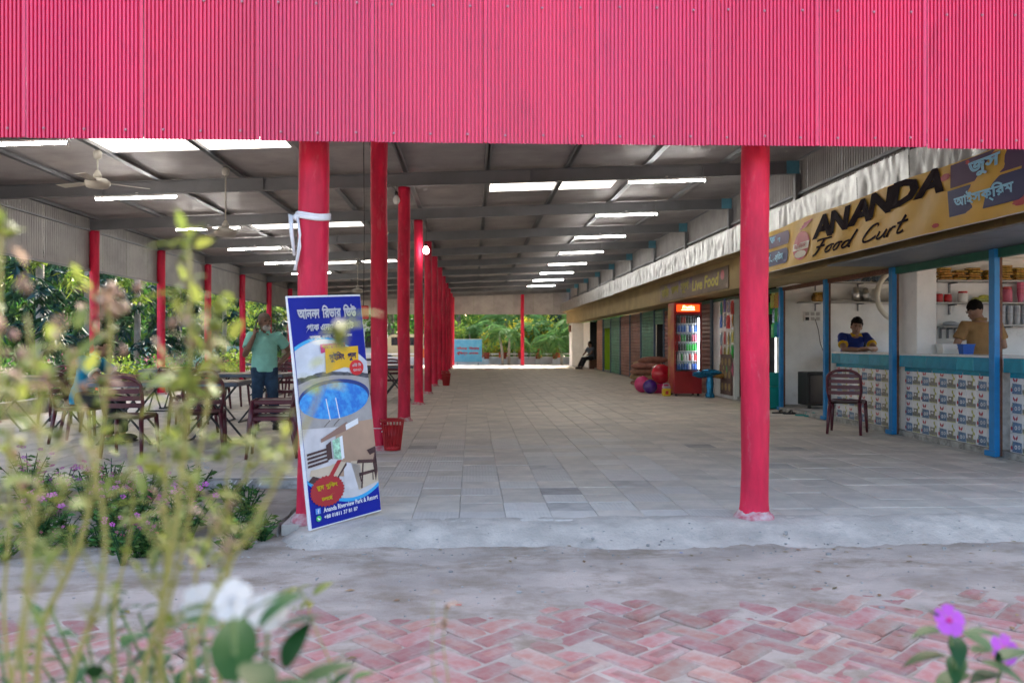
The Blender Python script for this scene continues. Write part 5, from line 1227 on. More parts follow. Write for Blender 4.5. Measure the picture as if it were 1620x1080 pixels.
figure('person', 'young man in blue polo with yellow collar leaning on the counter', (6.05, 13.15, .06), R(-6),
    dict(pelvis=(0, .12, .90), chest=(-.02, -.12, 1.14), neck=(-.03, -.26, 1.265), head=(-.05, -.37, 1.385), shR=(-.21, -.17, 1.23), shL=(.16, -.19, 1.23), elR=(-.26, -.42, 1.035), wrR=(-.02, -.57, 1.035), elL=(.20, -.47, 1.04), wrL=(-.0, -.62, 1.06),
         hipR=(-.085, .12, .86), hipL=(.085, .12, .86), knR=(-.09, .07, .47), knL=(.1, .1, .47), anR=(-.1, .15, .085), anL=(.12, .2, .085)), (R(6), R(8), R(-8)), 'skin_young', 'polo_blue', 'trousers_dark', 'hair_black', .008,
    (((.95, -.25, 0), (0, -.2, -1), .5, -1), ((-.95, -.2, -.05), (0, .2, -1), .5, 1)), 'black', None, .62, 'trim_yellow', 'trim_yellow', 1.5)
figure('person', 'man in brown polo working with his back to the viewer', (6.36, 10.2, .06), R(176),
    dict(pelvis=(0, 0, .94), chest=(0, -.03, 1.26), neck=(0, -.04, 1.42), head=(.05, -.085, 1.535), shR=(-.21, -.03, 1.35), shL=(.21, -.03, 1.35), elR=(-.30, -.06, 1.09), wrR=(-.2, -.28, 1.08), elL=(.30, -.06, 1.09), wrL=(.2, -.28, 1.1),
         hipR=(-.09, 0, .88), hipL=(.09, 0, .88), knR=(-.1, -.02, .48), knL=(.1, -.02, .48), anR=(-.11, .03, .085), anL=(.11, .03, .085)), (R(22), 0, R(18)), 'skin_young', 'polo_brown', 'trousers_dark', 'hair_black', .009,
    (((.1, -.9, .1), (.3, 0, -.8), .7, 1), ((-.1, -.9, .1), (-.3, 0, -.8), .7, -1)), 'black', None, .62, 'polo_brown', None, 1.0, 1.12)
figure('person', 'dark figure in grey blue shirt sitting at the far end of the shop row', (5.45, 38.4, 0), R(-60),
    dict(pelvis=(0, .0, .50), chest=(0, -.06, .84), neck=(0, -.08, 1.0), head=(0, -.1, 1.13), shR=(-.19, -.06, .94), shL=(.19, -.06, .94), elR=(-.24, -.2, .72), wrR=(-.14, -.4, .62), elL=(.24, -.2, .72), wrL=(.14, -.4, .62),
         hipR=(-.1, -.02, .48), hipL=(.1, -.02, .48), knR=(-.13, -.42, .48), knL=(.13, -.42, .48), anR=(-.13, -.65, .085), anL=(.13, -.68, .085)), (0, 0, 0), 'skin_old', 'net_dark', 'trousers_dark', 'hair_black', .02)
b = MB(); b.box((5.52, 38.45, .22), (.34, .34, .43), bev=.02); tag(b.build('stool', 'rust'), 'brown stool under the far sitting figure', 'stool')
# ------------------------------------------------------------------ beyond the hall: wall, pots, sign, van, trees
mat('bark', (.16, .13, .10), .9, var=.3, nscale=6, bump=.6, bscale=25); mat('bark_pale', (.36, .33, .29), .9, var=.2, nscale=8, bump=.5, bscale=25)
mat('leaf_dark', (.022, .062, .028), .6, spec=.25, isl=.5, translucent=.25); mat('leaf_mid', (.07, .16, .03), .65, spec=.2, isl=.5, translucent=.35); mat('leaf_light', (.20, .29, .045), .65, spec=.2, isl=.45, translucent=.4); mat('leaf_yellow', (.40, .36, .03), .65, spec=.2, isl=.4, translucent=.4); mat('leaf_blue', (.014, .055, .055), .5, spec=.25, isl=.4, translucent=.15); mat('palm_leaf', (.10, .21, .06), .75, spec=.12, isl=.35, translucent=.3)
mat('vinca_leaf', (.016, .072, .018), .5, isl=.35, rnd=.25, translucent=.2, spec=.25); mat('bed_leaf', (.075, .17, .038), .55, isl=.5, translucent=.3, spec=.25); mat('petal_pink', (.60, .12, .50), .6, isl=.25, translucent=.3); mat('petal_violet', (.52, .10, .62), .6, rnd=.1, translucent=.3); mat('petal_white', (.66, .66, .67), .6, translucent=.25); mat('petal_rose', (.65, .10, .28), .6, isl=.25, translucent=.3); mat('eye_magenta', (.55, .0, .22), .6)
def leaf_mesh(name, P, D_, L_, Wd, m, fold=.12, rng=NP):
    """many rhombic leaves in one mesh: P bases, D_ directions (unit), L_ lengths"""
    n = len(P); rv = rng.normal(size=(n, 3)); sd_ = np.cross(D_, rv); sd_ /= np.linalg.norm(sd_, axis=1)[:, None] + 1e-9; nn = np.cross(sd_, D_)
    L2 = L_[:, None]; mid = P + D_ * L2 * .45 - nn * L2 * fold * .0
    A = P; B = mid + sd_ * L2 * Wd + nn * L2 * fold; T_ = P + D_ * L2; Dd = mid - sd_ * L2 * Wd + nn * L2 * fold
    vs = np.stack([A, B, T_, Dd], 1).reshape(-1, 3)
    me = bpy.data.meshes.new(name); me.vertices.add(n * 4); me.vertices.foreach_set('co', vs.ravel())
    me.loops.add(n * 6); me.polygons.add(n * 2)
    idx = np.arange(n)[:, None] * 4 + np.array([0, 1, 2, 0, 2, 3])[None, :]
    me.loops.foreach_set('vertex_index', idx.ravel().astype(np.int32)); me.polygons.foreach_set('loop_start', np.arange(0, n * 6, 3, dtype=np.int32)); me.polygons.foreach_set('loop_total', np.full(n * 2, 3, np.int32))
    me.materials.append(MT[m]); me.update(calc_edges=True); me.validate(); return me
def unit(a): return a / (np.linalg.norm(a, axis=1)[:, None] + 1e-9)
def crown(c, r, n, L0, m, clumps=26, droop=.2):
    cc = unit(NP.normal(size=(clumps, 3))) * NP.uniform(.35, 1, (clumps, 1)) ** .6; k = NP.integers(0, clumps, n)
    off = NP.normal(size=(n, 3)) * .2
    P = (cc[k] + off) * np.array(r) + np.array(c); D_ = unit(unit(off + cc[k] * .3) + NP.normal(size=(n, 3)) * .5 + np.array([0, 0, -droop]))
    return leaf_mesh('crown', P, D_, L0 * NP.uniform(.6, 1.3, n), .22, m)
def trunk(x, y, h, r, m, parent, limbs=5, spread=1.2):
    b = MB(); pts = [(x + .12 * noise.noise((x, i * .6, 0)), y + .12 * noise.noise((y, i * .6, 5)), -.2 + h * i / 5) for i in range(6)]; b.tube(pts, [r * (1.2 - .12 * i) for i in range(6)], 9)
    for i in range(limbs):
        a = 2.4 * i; p = pts[3 if i % 2 else 4]; q = (p[0] + spread * .5 * math.cos(a), p[1] + spread * .5 * math.sin(a), p[2] + h * .18); s_ = (p[0] + spread * math.cos(a), p[1] + spread * math.sin(a), p[2] + h * .42)
        b.tube([p, q, s_], [r * .5, r * .35, r * .15], 6)
    return b.build('trunk', m, parent, True)
def tree(x, y, h, rc, m, label, n=3800, L0=.22, bark='bark', zc=None, group='trees round the hall', name='tree'):
    t = thing(name, label, 'tree', (0, 0, 0), 0, group); trunk(x, y, h * .6, .13 + h * .012, bark, t, 5, rc * .6)
    ob('crown', crown((x, y, zc or h * .62), (rc, rc, h * .40), n, L0, m), t)
    return t
def ashoka(x, y, h, label, m='leaf_dark', n=70, rad=.95):
    t = thing('mast_tree', label, 'tree', (0, 0, 0), 0, 'drooping mast trees on the left'); b = MB(); b.tube([(x + .05 * noise.noise((x, i, 0)), y, -.2 + h * 1.1 * i / 6) for i in range(7)], [.11, .1, .095, .09, .08, .07, .05], 9); b.build('trunk', 'bark_pale', t, True)
    for part_m, frac, z0, z1 in ((m, .62, .12, .72), ('leaf_blue', .22, .15, .55), ('leaf_light', .16, .45, .85)):
        k = int(n * frac); P, D_ = [], []
        for i in range(k):
            a = NP.uniform(0, 6.28); z = h * NP.uniform(z0, z1); r = rad * NP.uniform(.25, 1) * (1.15 - z / h * .5); c = np.array([x + r * math.cos(a), y + r * math.sin(a), z])
            for q in range(22):
                aa = NP.uniform(0, 6.28); d = np.array([math.cos(aa) * .75 + math.cos(a) * .35, math.sin(aa) * .75 + math.sin(a) * .35, NP.uniform(-1.2, -.1)]); P.append(c + NP.normal(size=3) * .05); D_.append(d)
        P = np.array(P); D_ = unit(np.array(D_)); ob('foliage', leaf_mesh('foliage', P, D_, NP.uniform(.22, .42, len(P)), .11, part_m, .05), t)
        b = MB()
    return t
# left side
for i, (x, y, h, l) in enumerate(((-10.2, 20.3, 5.6, 'drooping mast tree with pale trunk nearest the left picture edge'), (-10.4, 23.2, 5.2, 'drooping dark mast tree just left of the second side pillar'), (-10.3, 26.3, 5.4, 'drooping dark mast tree right of the second side pillar'), (-10.5, 30.5, 5.0, 'drooping dark mast tree between the second and third side pillars'), (-10.2, 35.0, 5.0, 'drooping mast tree behind the standing man'), (-9.6, 41, 4.8, 'farthest drooping mast tree, right of the standing man'))): ashoka(x, y, h, l)
for x, y, h, rc, m, l in ((-14.5, 24.5, 9, 3.6, 'leaf_dark', 'leafy tree behind the mast trees at the far left edge'), (-14, 31, 9, 3.4, 'leaf_mid', 'mid green tree behind the second side pillar'), (-15.5, 37.5, 10, 3.8, 'leaf_dark', 'broad green tree between the second and third side pillars'), (-13, 43, 9, 3.4, 'leaf_light', 'light green tree behind the standing man'), (-11, 50, 9, 3.4, 'leaf_light', 'light green tree at the far left corner of the hall'), (-19, 30, 11, 4.2, 'leaf_dark', 'tall dark tree at the back of the left grove'), (-20, 42, 11, 4.4, 'leaf_mid', 'tall green tree at the back of the left grove'), (-16, 54, 11, 4.4, 'leaf_dark', 'tall dark tree beyond the left corner')): tree(x, y, h, rc, m, l, 5200, .26)
for i, (x, y) in enumerate(((-9.2, 17.2), (-9.0, 19.0), (-9.3, 21.8), (-9.1, 24.8), (-9.2, 28.4), (-9.0, 32.4), (-9.1, 37.0))):
    t = thing('shrub', 'low leafy shrub outside the kerb wall, %s from the left' % ORD[i], 'shrub', (0, 0, 0), 0, 'shrubs along the kerb wall')
    b = MB(); 
    for k in range(5): b.tube([(x, y, -.16), (x + .25 * math.cos(k * 1.3), y + .25 * math.sin(k * 1.3), .35)], [.02, .01], 5)
    b.build('stem', 'bark', t); ob('foliage', crown((x, y, .42), (.75, .85, .42), 900, .13, ('leaf_mid', 'leaf_dark', 'leaf_light')[i % 3]), t)
    if i % 2 == 1: ob('blossom', crown((x, y, .6), (.7, .7, .3), 60, .07, 'petal_rose'), t)
mat('net_teal', (.03, .17, .20), .8, var=.2)
t = thing('teal_fence', 'low teal panel fence among the trees on the left', 'fence', (0, 0, 0))
for k in range(7): part('panel', 'net_teal', bx(-10.92, -10.88, 27 + k * 2.0, 28.9 + k * 2.0, .1, 1.05), parent=t); part('post', 'bark_pale', bx(-10.95, -10.86, 26.93 + k * 2, 26.99 + k * 2, -.16, 1.15), parent=t)
# far end
mat('low_wall', (.50, .51, .54), .85, var=.12, nscale=2, world=True); mat('orange', (.62, .12, .035), .7, var=.15); mat('terracotta', (.30, .055, .03), .8, var=.2); mat('pot_soil', (.03, .025, .02), .9)
t = thing('boundary_wall', 'low pale wall with white rail and orange posts beyond the hall', 'wall', (0, 0, 0)); part('base', 'low_wall', bx(-9, 10, 48.0, 48.18, -.2, .35), parent=t); part('rail', 'pr_white', bx(-9, 10, 48.05, 48.12, .52, .60), bx(-9, 10, 48.05, 48.12, .352, .40), parent=t)
for k in range(17): part('post', 'orange', bx(-8.6 + k * 1.12, -8.36 + k * 1.12, 47.99, 48.2, .351, .86), parent=t)
for k in range(9):
    x = -.2 + k * .98; t = thing('clay_pot', 'dark red clay pot on the low wall, %s from the blue sign' % ORD[k], 'pot', (x, 47.84, 0), 0, 'clay pots along the low wall'); b = MB(); b.lathe([(.13, .0), (.17, .3), (.2, .32), (.2, .37)], 14, (0, 0, .28)); b.build('pot', 'terracotta', t, True)
    b = MB(); b.box((0, 0, .05), (.3, .28, .46), bev=.01); b.build('plinth', 'low_wall', t)
    ob('plant', crown((0, 0, .95), (.3, .3, .28), 160, .16, 'leaf_light' if k % 2 else 'leaf_mid', 10), t)
mat('sign_blue', (.12, .46, .68), .5, col2=(.05, .33, .60), nscale=3); mat('sign_red', (.6, .05, .08), .5)
t = thing('blue_sign', 'light blue sign with red Bengali lettering beyond the hall', 'sign', (-.28, 46.4, 0)); part('board', 'sign_blue', bx(-.8, .78, -.02, .02, .14, 1.38), parent=t); part('frame', 'low_wall', bx(-.82, .8, -.025, .025, .10, .139), bx(-.82, .8, -.025, .025, 1.381, 1.41), parent=t)
for xx in (-.6, .55): part('post', 'steel', bx(xx, xx + .05, .021, .06, -.1, 1.3), parent=t)
for geo, z, wd in ((bn(['সাঁতার', ' ', 'িনেষধ'], .04), .82, 1.25), (bn(['ঝুঁিকপূণ', ' ', 'এলাকা'], .04), .52, 1.2)): b = MB(); place_text(b, geo, -.62, z, wd, .2, lambda u, v, d: (u, -.022 - d, v)); b.build('lettering', 'sign_red', t)
mat('van_cream', (.62, .52, .30), .35, coat=.3); mat('van_white', (.65, .66, .66), .35)
t = thing('parked_van', 'cream van parked beyond the hall, glimpsed between the red pillars', 'van', (-3.6, 50.5, -.15))
b = MB(); b.grid(16, 1, lambda u, v: (0, 0, 0)); b = MB()
pr = [(-2.1, .35), (-2.1, .9), (-1.75, 1.05), (-1.35, 1.75), (-1.1, 1.85), (2.0, 1.88), (2.1, 1.75), (2.12, .35)]
n = len(pr); b.add([(x, -.82, z) for x, z in pr] + [(x, .82, z) for x, z in pr], [tuple(range(n)), tuple(range(2 * n - 1, n - 1, -1))] + [(i, i + n, (i + 1) % n + n, (i + 1) % n) for i in range(n)]); b.build('body', 'van_cream', t)
for x0 in (-1.2, -.3, .7): part('window', 'dark_glass', bx(x0, x0 + .75, -.828, -.822, 1.2, 1.68), parent=t)
for x0 in (-1.35, 1.3):
    for s_ in (-1, 1): b = MB(); b.lathe([(.2, -.1), (.33, -.09), (.33, .09), (.2, .1)], 16); b.v = [(v[0] + x0, v[2] + s_ * .75, v[1] + .33) for v in b.v]; wl = b.build('wheel', 'black', t, True)
part('bumper', 'black', bx(-2.16, -2.08, -.8, .8, .3, .45), bx(2.121, 2.18, -.8, .8, .3, .45), parent=t)
t = thing('white_house', 'small white house far behind the left pillars', 'house', (0, 0, 0)); part('wall', 'white_wall', bx(-11.5, -6.2, 58, 62, -.2, 3.0), parent=t); rf = part('roof', 'steel', bx(-11.9, -5.8, 57.6, 62.4, 3.0, 3.2), parent=t)
for x0 in (-10.8, -8.9, -7.4): wd_ = part('window', 'dark_glass', bx(x0, x0 + .8, 57.98, 58.02, .9, 2.0), parent=t); part('frame', 'steel', bx(x0 - .05, x0 + .85, 57.96, 57.979, .84, .9), parent=wd_)
# palms
def frond_mesh(L_=1.7, n=26):
    P, D_, LL = [], [], []
    for i in range(n):
        s_ = .12 + .88 * i / n; x = L_ * (s_ - .25 * s_ ** 3); z = L_ * (.55 * s_ - .75 * s_ ** 2.2)
        for sg in (-1, 1):
            P.append((x, 0, z)); D_.append((.55, sg * .9, -.35 - .4 * s_)); LL.append(L_ * .34 * math.sin(min(1, .25 + s_ * .8) * 2.6))
    me = leaf_mesh('frond', np.array(P), unit(np.array(D_, float)), np.abs(np.array(LL)) + .05, .05, 'palm_leaf', .03)
    return me
FM = [frond_mesh(1.9), frond_mesh(1.5)]
def palm(x, y, h, label, nf=10, lean=0.0, stems=1, sc_=1.0):
    t = thing('palm_tree', label, 'palm', (x, y, -.05), 0, 'palms beyond the hall')
    for s_ in range(stems):
        ox, oy = (s_ - (stems - 1) / 2) * .35, .2 * (s_ % 2); b = MB(); top = (ox * 1.8 + lean, oy, h * (1 - .12 * s_)); b.tube([(ox, oy, -.1), (ox * 1.2 + lean * .3, oy, h * .5), top], [.09, .07, .05], 8); b.build('trunk', 'bark_pale', t, True)
        for k in range(nf): ob('frond', FM[k % 2], t, top, (random.gauss(0, .25), R(random.uniform(-38, 30)), 2 * math.pi * k / nf + random.gauss(0, .2)), sc_ * random.uniform(.8, 1.15))
palm(1.85, 46.9, 1.9, 'palm clump left of the far red pillar, in front of the low wall', 9, -.1, 2, 1.0); palm(5.0, 46.8, 1.55, 'arching palm in front of the low wall near the white column', 14, -.25, 1, 1.2); palm(5.75, 46.2, 2.4, 'slender tall palm beside the white end column', 12, .1, 1, 1.2); palm(3.6, 50, 2.0, 'palm behind the low wall right of the far red pillar', 12, 0, 2, 1.0); palm(.1, 50.5, 1.9, 'palm behind the blue sign', 12, 0, 2, 1.0); palm(2.4, 52, 2.6, 'taller palm deep behind the far red pillar', 12, 0, 2, 1.2)
for i, (x, m) in enumerate(((1.2, 'leaf_yellow'), (2.95, 'leaf_yellow'), (4.3, 'leaf_light'), (-1.2, 'leaf_light'), (6.8, 'leaf_mid'), (4.0, 'leaf_yellow'))):
    t = thing('garden_shrub', '%s shrub behind the low wall, %s planted' % ({'leaf_yellow': 'yellow leaved', 'leaf_light': 'light green', 'leaf_mid': 'mid green'}[m], ('left of the far pillar', 'just right of the far pillar', 'under the palms at right', 'behind the blue sign', 'by the white column', 'right of the orange posts')[i]), 'shrub', (0, 0, 0), 0, 'garden shrubs beyond the wall')
    b = MB(); [b.tube([(x, 49.2, -.2), (x + .2 * math.cos(k * 1.6), 49.2, .9)], [.03, .015], 5) for k in range(4)]; b.build('stem', 'bark', t); ob('foliage', crown((x, 49.2 + (i % 3) * .4, 1.35 + .25 * (i % 2)), (.8, .7, .9), 700, .2, m, 14), t)
for i, (x, y, h, rc, m, l) in enumerate(((-5.5, 57, 9, 3.2, 'leaf_mid', 'tree behind the cream van'), (-1.0, 57, 9, 3.4, 'leaf_mid', 'green tree behind the blue sign'), (3.5, 59, 10, 3.6, 'leaf_light', 'light green tree behind the far red pillar'), (8.0, 57, 9, 3.4, 'leaf_dark', 'dark tree behind the white end column'), (12, 60, 10, 4, 'leaf_mid', 'green tree at the far right behind the shops'), (1.2, 64, 12, 4.2, 'leaf_light', 'light tree deep behind the others in the middle'))): tree(x, y, h, rc, m, l, 4200, .3, zc=h * .5, group='trees beyond the hall')
# distant wood closes the view
P = []; 
for k in range(26):
    a = R(-68 + k * 5.2); rr = 82 + 8 * math.sin(k * 1.7); P.append((rr * math.sin(a), rr * math.cos(a)))
n = 36000; ci = NP.integers(0, len(P), n); base = np.array(P)[ci]; Q = np.stack([base[:, 0] + NP.normal(size=n) * 4.2, base[:, 1] + NP.normal(size=n) * 2.2, np.abs(NP.normal(size=n) * 5.5) + .2], 1)
ob('distant_wood', leaf_mesh('distant_wood', Q, unit(NP.normal(size=(n, 3)) + np.array([0, 0, -.3])), NP.uniform(.7, 1.5, n), .3, 'leaf_mid'), kind='stuff')

# ------------------------------------------------------------------ periwinkle bed left of the standee
def vinca_bush(h, r, n, fl, m):
    P, D_ = [], []; b = MB(); tops = []
    for k in range(9):
        a = 2.4 * k; rr = r * (.3 + .7 * (k / 9)); tx, ty, tz = rr * math.cos(a), rr * math.sin(a), h * (1 - .3 * k / 9); b.tube([(0, 0, -.02), (tx * .4, ty * .4, tz * .5), (tx, ty, tz)], [.006, .005, .003], 5); tops.append((tx, ty, tz))
        for i in range(n // 9):
            s_ = .25 + .75 * i / (n / 9); aa = NP.uniform(0, 6.28); P.append((tx * s_, ty * s_, tz * s_)); D_.append((math.cos(aa), math.sin(aa), NP.uniform(-.15, .5)))
    leaf = leaf_mesh('foliage', np.array(P), unit(np.array(D_)), NP.uniform(.035, .07, len(P)), .22, 'bed_leaf', .06); stem = b.mesh('stem', 'vinca_leaf')
    f = MB()
    for k in range(fl):
        tx, ty, tz = tops[k % 9]; tx += random.uniform(-.04, .04); ty += random.uniform(-.04, .04); tz += random.uniform(.0, .05); ti = random.uniform(-.6, .3)
        for q in range(5):
            a = 2 * math.pi * q / 5; pts = []
            for (rr, ww) in ((.003, 0), (.014, -.008), (.021, 0), (.014, .008)):
                px_, py_ = rr * math.cos(a) - ww * math.sin(a), rr * math.sin(a) + ww * math.cos(a); pts.append((tx + px_, ty + py_ * math.cos(1.0) - 0, tz + py_ * math.sin(1.0) * .9 + .003 * (rr > .01)))
            f.poly(pts)
    return leaf, stem, (f.mesh('blossom', m) if fl else None)
VB = [vinca_bush(.34, .17, 110, 7, 'petal_pink'), vinca_bush(.42, .2, 130, 6, 'petal_violet'), vinca_bush(.26, .2, 110, 5, 'petal_rose'), vinca_bush(.30, .18, 110, 5, 'petal_white'), vinca_bush(.22, .17, 90, 0, 'petal_pink')]
vp = [(-1.42, 5.62, 4), (-1.62, 5.75, 3), (-1.85, 5.55, 0), (-1.58, 6.05, 4), (-1.5, 5.42, 4), (-2.05, 5.85, 0), (-2.3, 5.5, 1), (-2.5, 5.8, 0), (-2.72, 5.45, 1), (-2.95, 5.75, 2), (-3.1, 5.4, 0), (-2.15, 6.3, 1), (-2.45, 6.4, 0), (-2.8, 6.25, 1), (-3.1, 6.35, 0), (-3.4, 6.0, 2), (-3.3, 6.7, 1), (-2.6, 6.9, 0), (-2.95, 6.95, 2), (-3.6, 6.9, 0), (-3.9, 6.6, 1), (-1.75, 6.4, 3), (-1.95, 6.8, 4), (-3.5, 5.6, 1), (-2.2, 5.25, 4), (-2.6, 5.2, 2), (-2.95, 5.15, 3), (-1.9, 5.28, 4), (-4.2, 7.0, 0), (-3.8, 6.2, 1)]
vr = random.Random(3)
for q in range(42):
    yy = vr.choice((vr.uniform(4.95, 5.6), vr.uniform(5.3, 7.15))); xx = vr.uniform(-.64 * yy, -1.45 if yy > 5.5 else -1.9); vp.append((xx, yy, vr.choice((0, 1, 2, 4, 4, 4, 0, 3))))
vp += [(-1.42, 5.34, 4), (-1.5, 5.22, 4), (-1.36, 5.5, 4)]
vp.sort(key=lambda q: q[1]); vp = [q for j in range(0, len(vp), 15) for q in sorted(vp[j:j + 15], key=lambda q: -q[0])]
for i, (x, y, k) in enumerate(vp):
    t = thing('periwinkle', 'periwinkle %s, %s left of the poster board, %s row' % (('with pink flowers', 'with violet flowers', 'with rose flowers', 'with white flowers', 'without flowers')[k], ORD[i % 15], ('front', 'second', 'third', 'fourth', 'fifth', 'rearmost')[i // 15]), 'plant', (x, y, -.10), random.uniform(0, 6), 'periwinkles %s' % ('pink', 'violet', 'rose', 'white', 'leafy')[k])
    s_ = random.uniform(.6, 1.15) * (.75 if y < 5.35 else 1); t.scale = (s_ * 1.2, s_ * 1.2, s_)
    ob('foliage', VB[k][0], t); ob('stem', VB[k][1], t)
    if VB[k][2]: ob('blossom', VB[k][2], t)

# ------------------------------------------------------------------ plants right in front of the camera
mat('weed_stem', (.31, .27, .075), .7, col2=(.27, .25, .07), nscale=6); mat('weed_leaf', (.17, .21, .045), .6, rnd=.3, translucent=.4); mat('weed_dry', (.22, .13, .09), .8, rnd=.3); mat('weed_dry_leaf', (.28, .20, .15), .8, rnd=.3, translucent=.3)
mat('stem_green', (.10, .16, .04), .6)
def blade_mesh(L_, wd, m, fold=.25, bend=.25):
    b = MB(); n = 6; L1, R1, M1 = [], [], []
    for i in range(n + 1):
        t_ = i / n; w_ = wd * math.sin(math.pi * min(1, .06 + t_ * .94) ** .8) if i < n else 0; z = bend * L_ * (t_ - t_ * t_ * 1.6)
        M1.append((L_ * t_, 0, z)); L1.append((L_ * t_, w_, z + fold * w_)); R1.append((L_ * t_, -w_, z + fold * w_))
    vs = M1 + L1 + R1; k = n + 1
    b.add(vs, [(i, i + 1, k + i + 1, k + i) for i in range(n)] + [(i + 1, i, 2 * k + i, 2 * k + i + 1) for i in range(n)]); return b.mesh('leaf', m, True)
WL = [blade_mesh(.036, .007, 'weed_leaf'), blade_mesh(.028, .006, 'weed_leaf'), blade_mesh(.026, .0055, 'weed_dry_leaf')]
bud = MB(); bud.ball((0, 0, 0), .0045, 8, 6, sz=1.4); BUD = [bud.mesh('bud', 'weed_leaf', True), bud.mesh('seed_head', 'weed_dry', True)]
def weed(pts, r, heads, label, side=True):
    """pts: stem points; heads: (t along the stem, number of leaves, dry?, spread)"""
    t = thing('tall_weed', label, 'plant', pts[0], 0, 'tall weeds in the flower bed'); o0 = V(pts[0])
    P = [V(p) - o0 for p in pts]; fine = []
    for i in range(len(P) - 1):
        for k in range(5):
            f_ = k / 5; a, c = P[i], P[i + 1]; fine.append(a.lerp(c, f_) + V((.003 * noise.noise((i + f_, 1, a.x * 9)), .003 * noise.noise((i + f_, 7, a.x * 9)), 0)))
    fine.append(P[-1])
    for _ in range(3): fine = [fine[0]] + [(fine[i - 1] + fine[i] * 2 + fine[i + 1]) / 4 for i in range(1, len(fine) - 1)] + [fine[-1]]
    n = len(fine); b = MB(); b.tube(fine, [r * .60 * (1.15 - .65 * i / n) for i in range(n)], 7); b.build('stem', 'weed_stem', t, True)
    for (tt, k, dry, spread) in heads:
        p = fine[min(n - 1, int(tt * (n - 1)))]
        for q in range(int(k * 1.2)):
            rot = (random.uniform(-.5, .5), R(random.uniform(-65, 15)), random.uniform(0, 6.28)); pp = p + V((random.gauss(0, spread), random.gauss(0, spread), random.gauss(0, spread * 1.8)))
            if dry and q % 2: ob('seed_head', BUD[1], t, pp, rot, random.uniform(.8, 1.5))
            elif q % 5 == 4: ob('bud', BUD[0], t, pp, rot, random.uniform(.8, 1.4))
            else: ob('leaf', WL[2] if dry else WL[q % 2], t, pp, rot, random.uniform(.7, 1.25))
    if n < 18: return
    for q in range(8):      # thin side twigs with a few small leaves
        i0 = int((.35 + .6 * random.random()) * (n - 1)); p = fine[i0]; a = random.uniform(0, 6.28); ln = random.uniform(.03, .065); dr = V((math.cos(a) * .7, math.sin(a) * .5, .75)) * ln
        b = MB(); b.tube([p, p + dr * .5 + V((0, 0, -.006)), p + dr], [r * .34, r * .26, r * .16], 5); tw = b.build('twig', 'weed_stem', t, True)
        for j in range(4): ob('leaf', WL[2 if q % 4 == 0 else 1], tw, p + dr * (.4 + .2 * j), (random.uniform(-.4, .4), R(random.uniform(-60, 0)), random.uniform(0, 6.28)), random.uniform(.5, .85))
def vw(px, py, y): return ((px - 748) / 1328 * y, y, 1.2 - (py - 542) / 1328 * y)
Wd = [
 ([(-.545, .95, .42), vw(8, 900, .95), vw(14, 620, .95), vw(22, 350, .95)], .006, [(1, 7, 0, .008), (.93, 4, 0, .01), (.72, 6, 1, .012), (.55, 5, 1, .015), (.4, 3, 0, .02)], 'tall yellowish weed at the left picture edge with a green tip'),
 ([(-.50, 1.0, .42), vw(70, 1000, 1.0), vw(125, 895, 1.0), vw(165, 770, 1.0), vw(192, 520, 1.0), vw(178, 470, 1.0)], .006, [(1, 8, 1, .008), (.92, 9, 1, .012), (.84, 9, 1, .012), (.74, 6, 1, .012), (.6, 4, 0, .012)], 'weed with brown dry seed head before the first side pillar'),
 ([(-.43, .9, .42), vw(115, 1080, .9), vw(165, 960, .9), vw(185, 830, .9), vw(140, 640, .9), vw(120, 560, .9)], .005, [(1, 6, 0, .012), (.9, 6, 0, .014), (.8, 6, 0, .016), (.68, 5, 0, .016)], 'leaning weed with pale green leaves below the seated man'),
 ([(-.36, .95, .42), vw(228, 1080, .95), vw(262, 975, .95), vw(290, 800, .95), vw(312, 600, .95), vw(306, 390, .95)], .0062, [(1, 7, 0, .007), (.95, 6, 0, .01), (.88, 7, 1, .01), (.8, 8, 0, .012), (.72, 8, 0, .014), (.64, 7, 0, .016), (.5, 4, 0, .02)], 'tallest middle weed with yellow green leaf clusters and a bright tip'),
 ([(-.37, .97, .42), vw(250, 1060, .97), vw(300, 850, .97), vw(338, 620, .97), vw(340, 500, .97)], .0045, [(1, 7, 0, .008), (.93, 6, 0, .012), (.84, 6, 0, .014), (.74, 5, 0, .016)], 'weed with yellow tip just right of the tallest weed'),
 ([(-.31, .85, .42), vw(290, 1080, .85), vw(345, 920, .85), vw(432, 780, .85), vw(500, 640, .85), vw(538, 530, .85)], .0042, [(1, 6, 0, .006), (.96, 5, 0, .007), (.85, 3, 0, .004), (.5, 2, 0, .01)], 'slender pale weed bending across the poster board'),
 ([(-.46, .8, .42), vw(60, 1080, .8), vw(55, 900, .8), vw(90, 700, .8), vw(60, 500, .8)], .0042, [(1, 5, 1, .012), (.9, 4, 1, .014), (.7, 4, 0, .02)], 'thin dry weed second from the left picture edge'),
 ([(-.40, 1.1, .42), vw(180, 1000, 1.1), vw(225, 820, 1.1), vw(215, 690, 1.1)], .004, [(1, 7, 0, .014), (.85, 6, 0, .016), (.7, 5, 0, .02)], 'short leafy weed between the dry and the tallest weeds'),
 ([(-.31, 1.15, .42), vw(300, 1000, 1.15), vw(330, 850, 1.15), vw(400, 740, 1.15), vw(405, 715, 1.15)], .0035, [(1, 7, 0, .012), (.85, 4, 0, .016), (.6, 4, 0, .02)], 'short weed with yellow leaves left of the poster board'),
 ([(-.52, 1.1, .42), vw(20, 1000, 1.1), vw(40, 800, 1.1), vw(25, 640, 1.1)], .004, [(1, 7, 0, .014), (.8, 6, 0, .018), (.6, 5, 0, .02)], 'leafy short weed low at the left picture edge'),
]
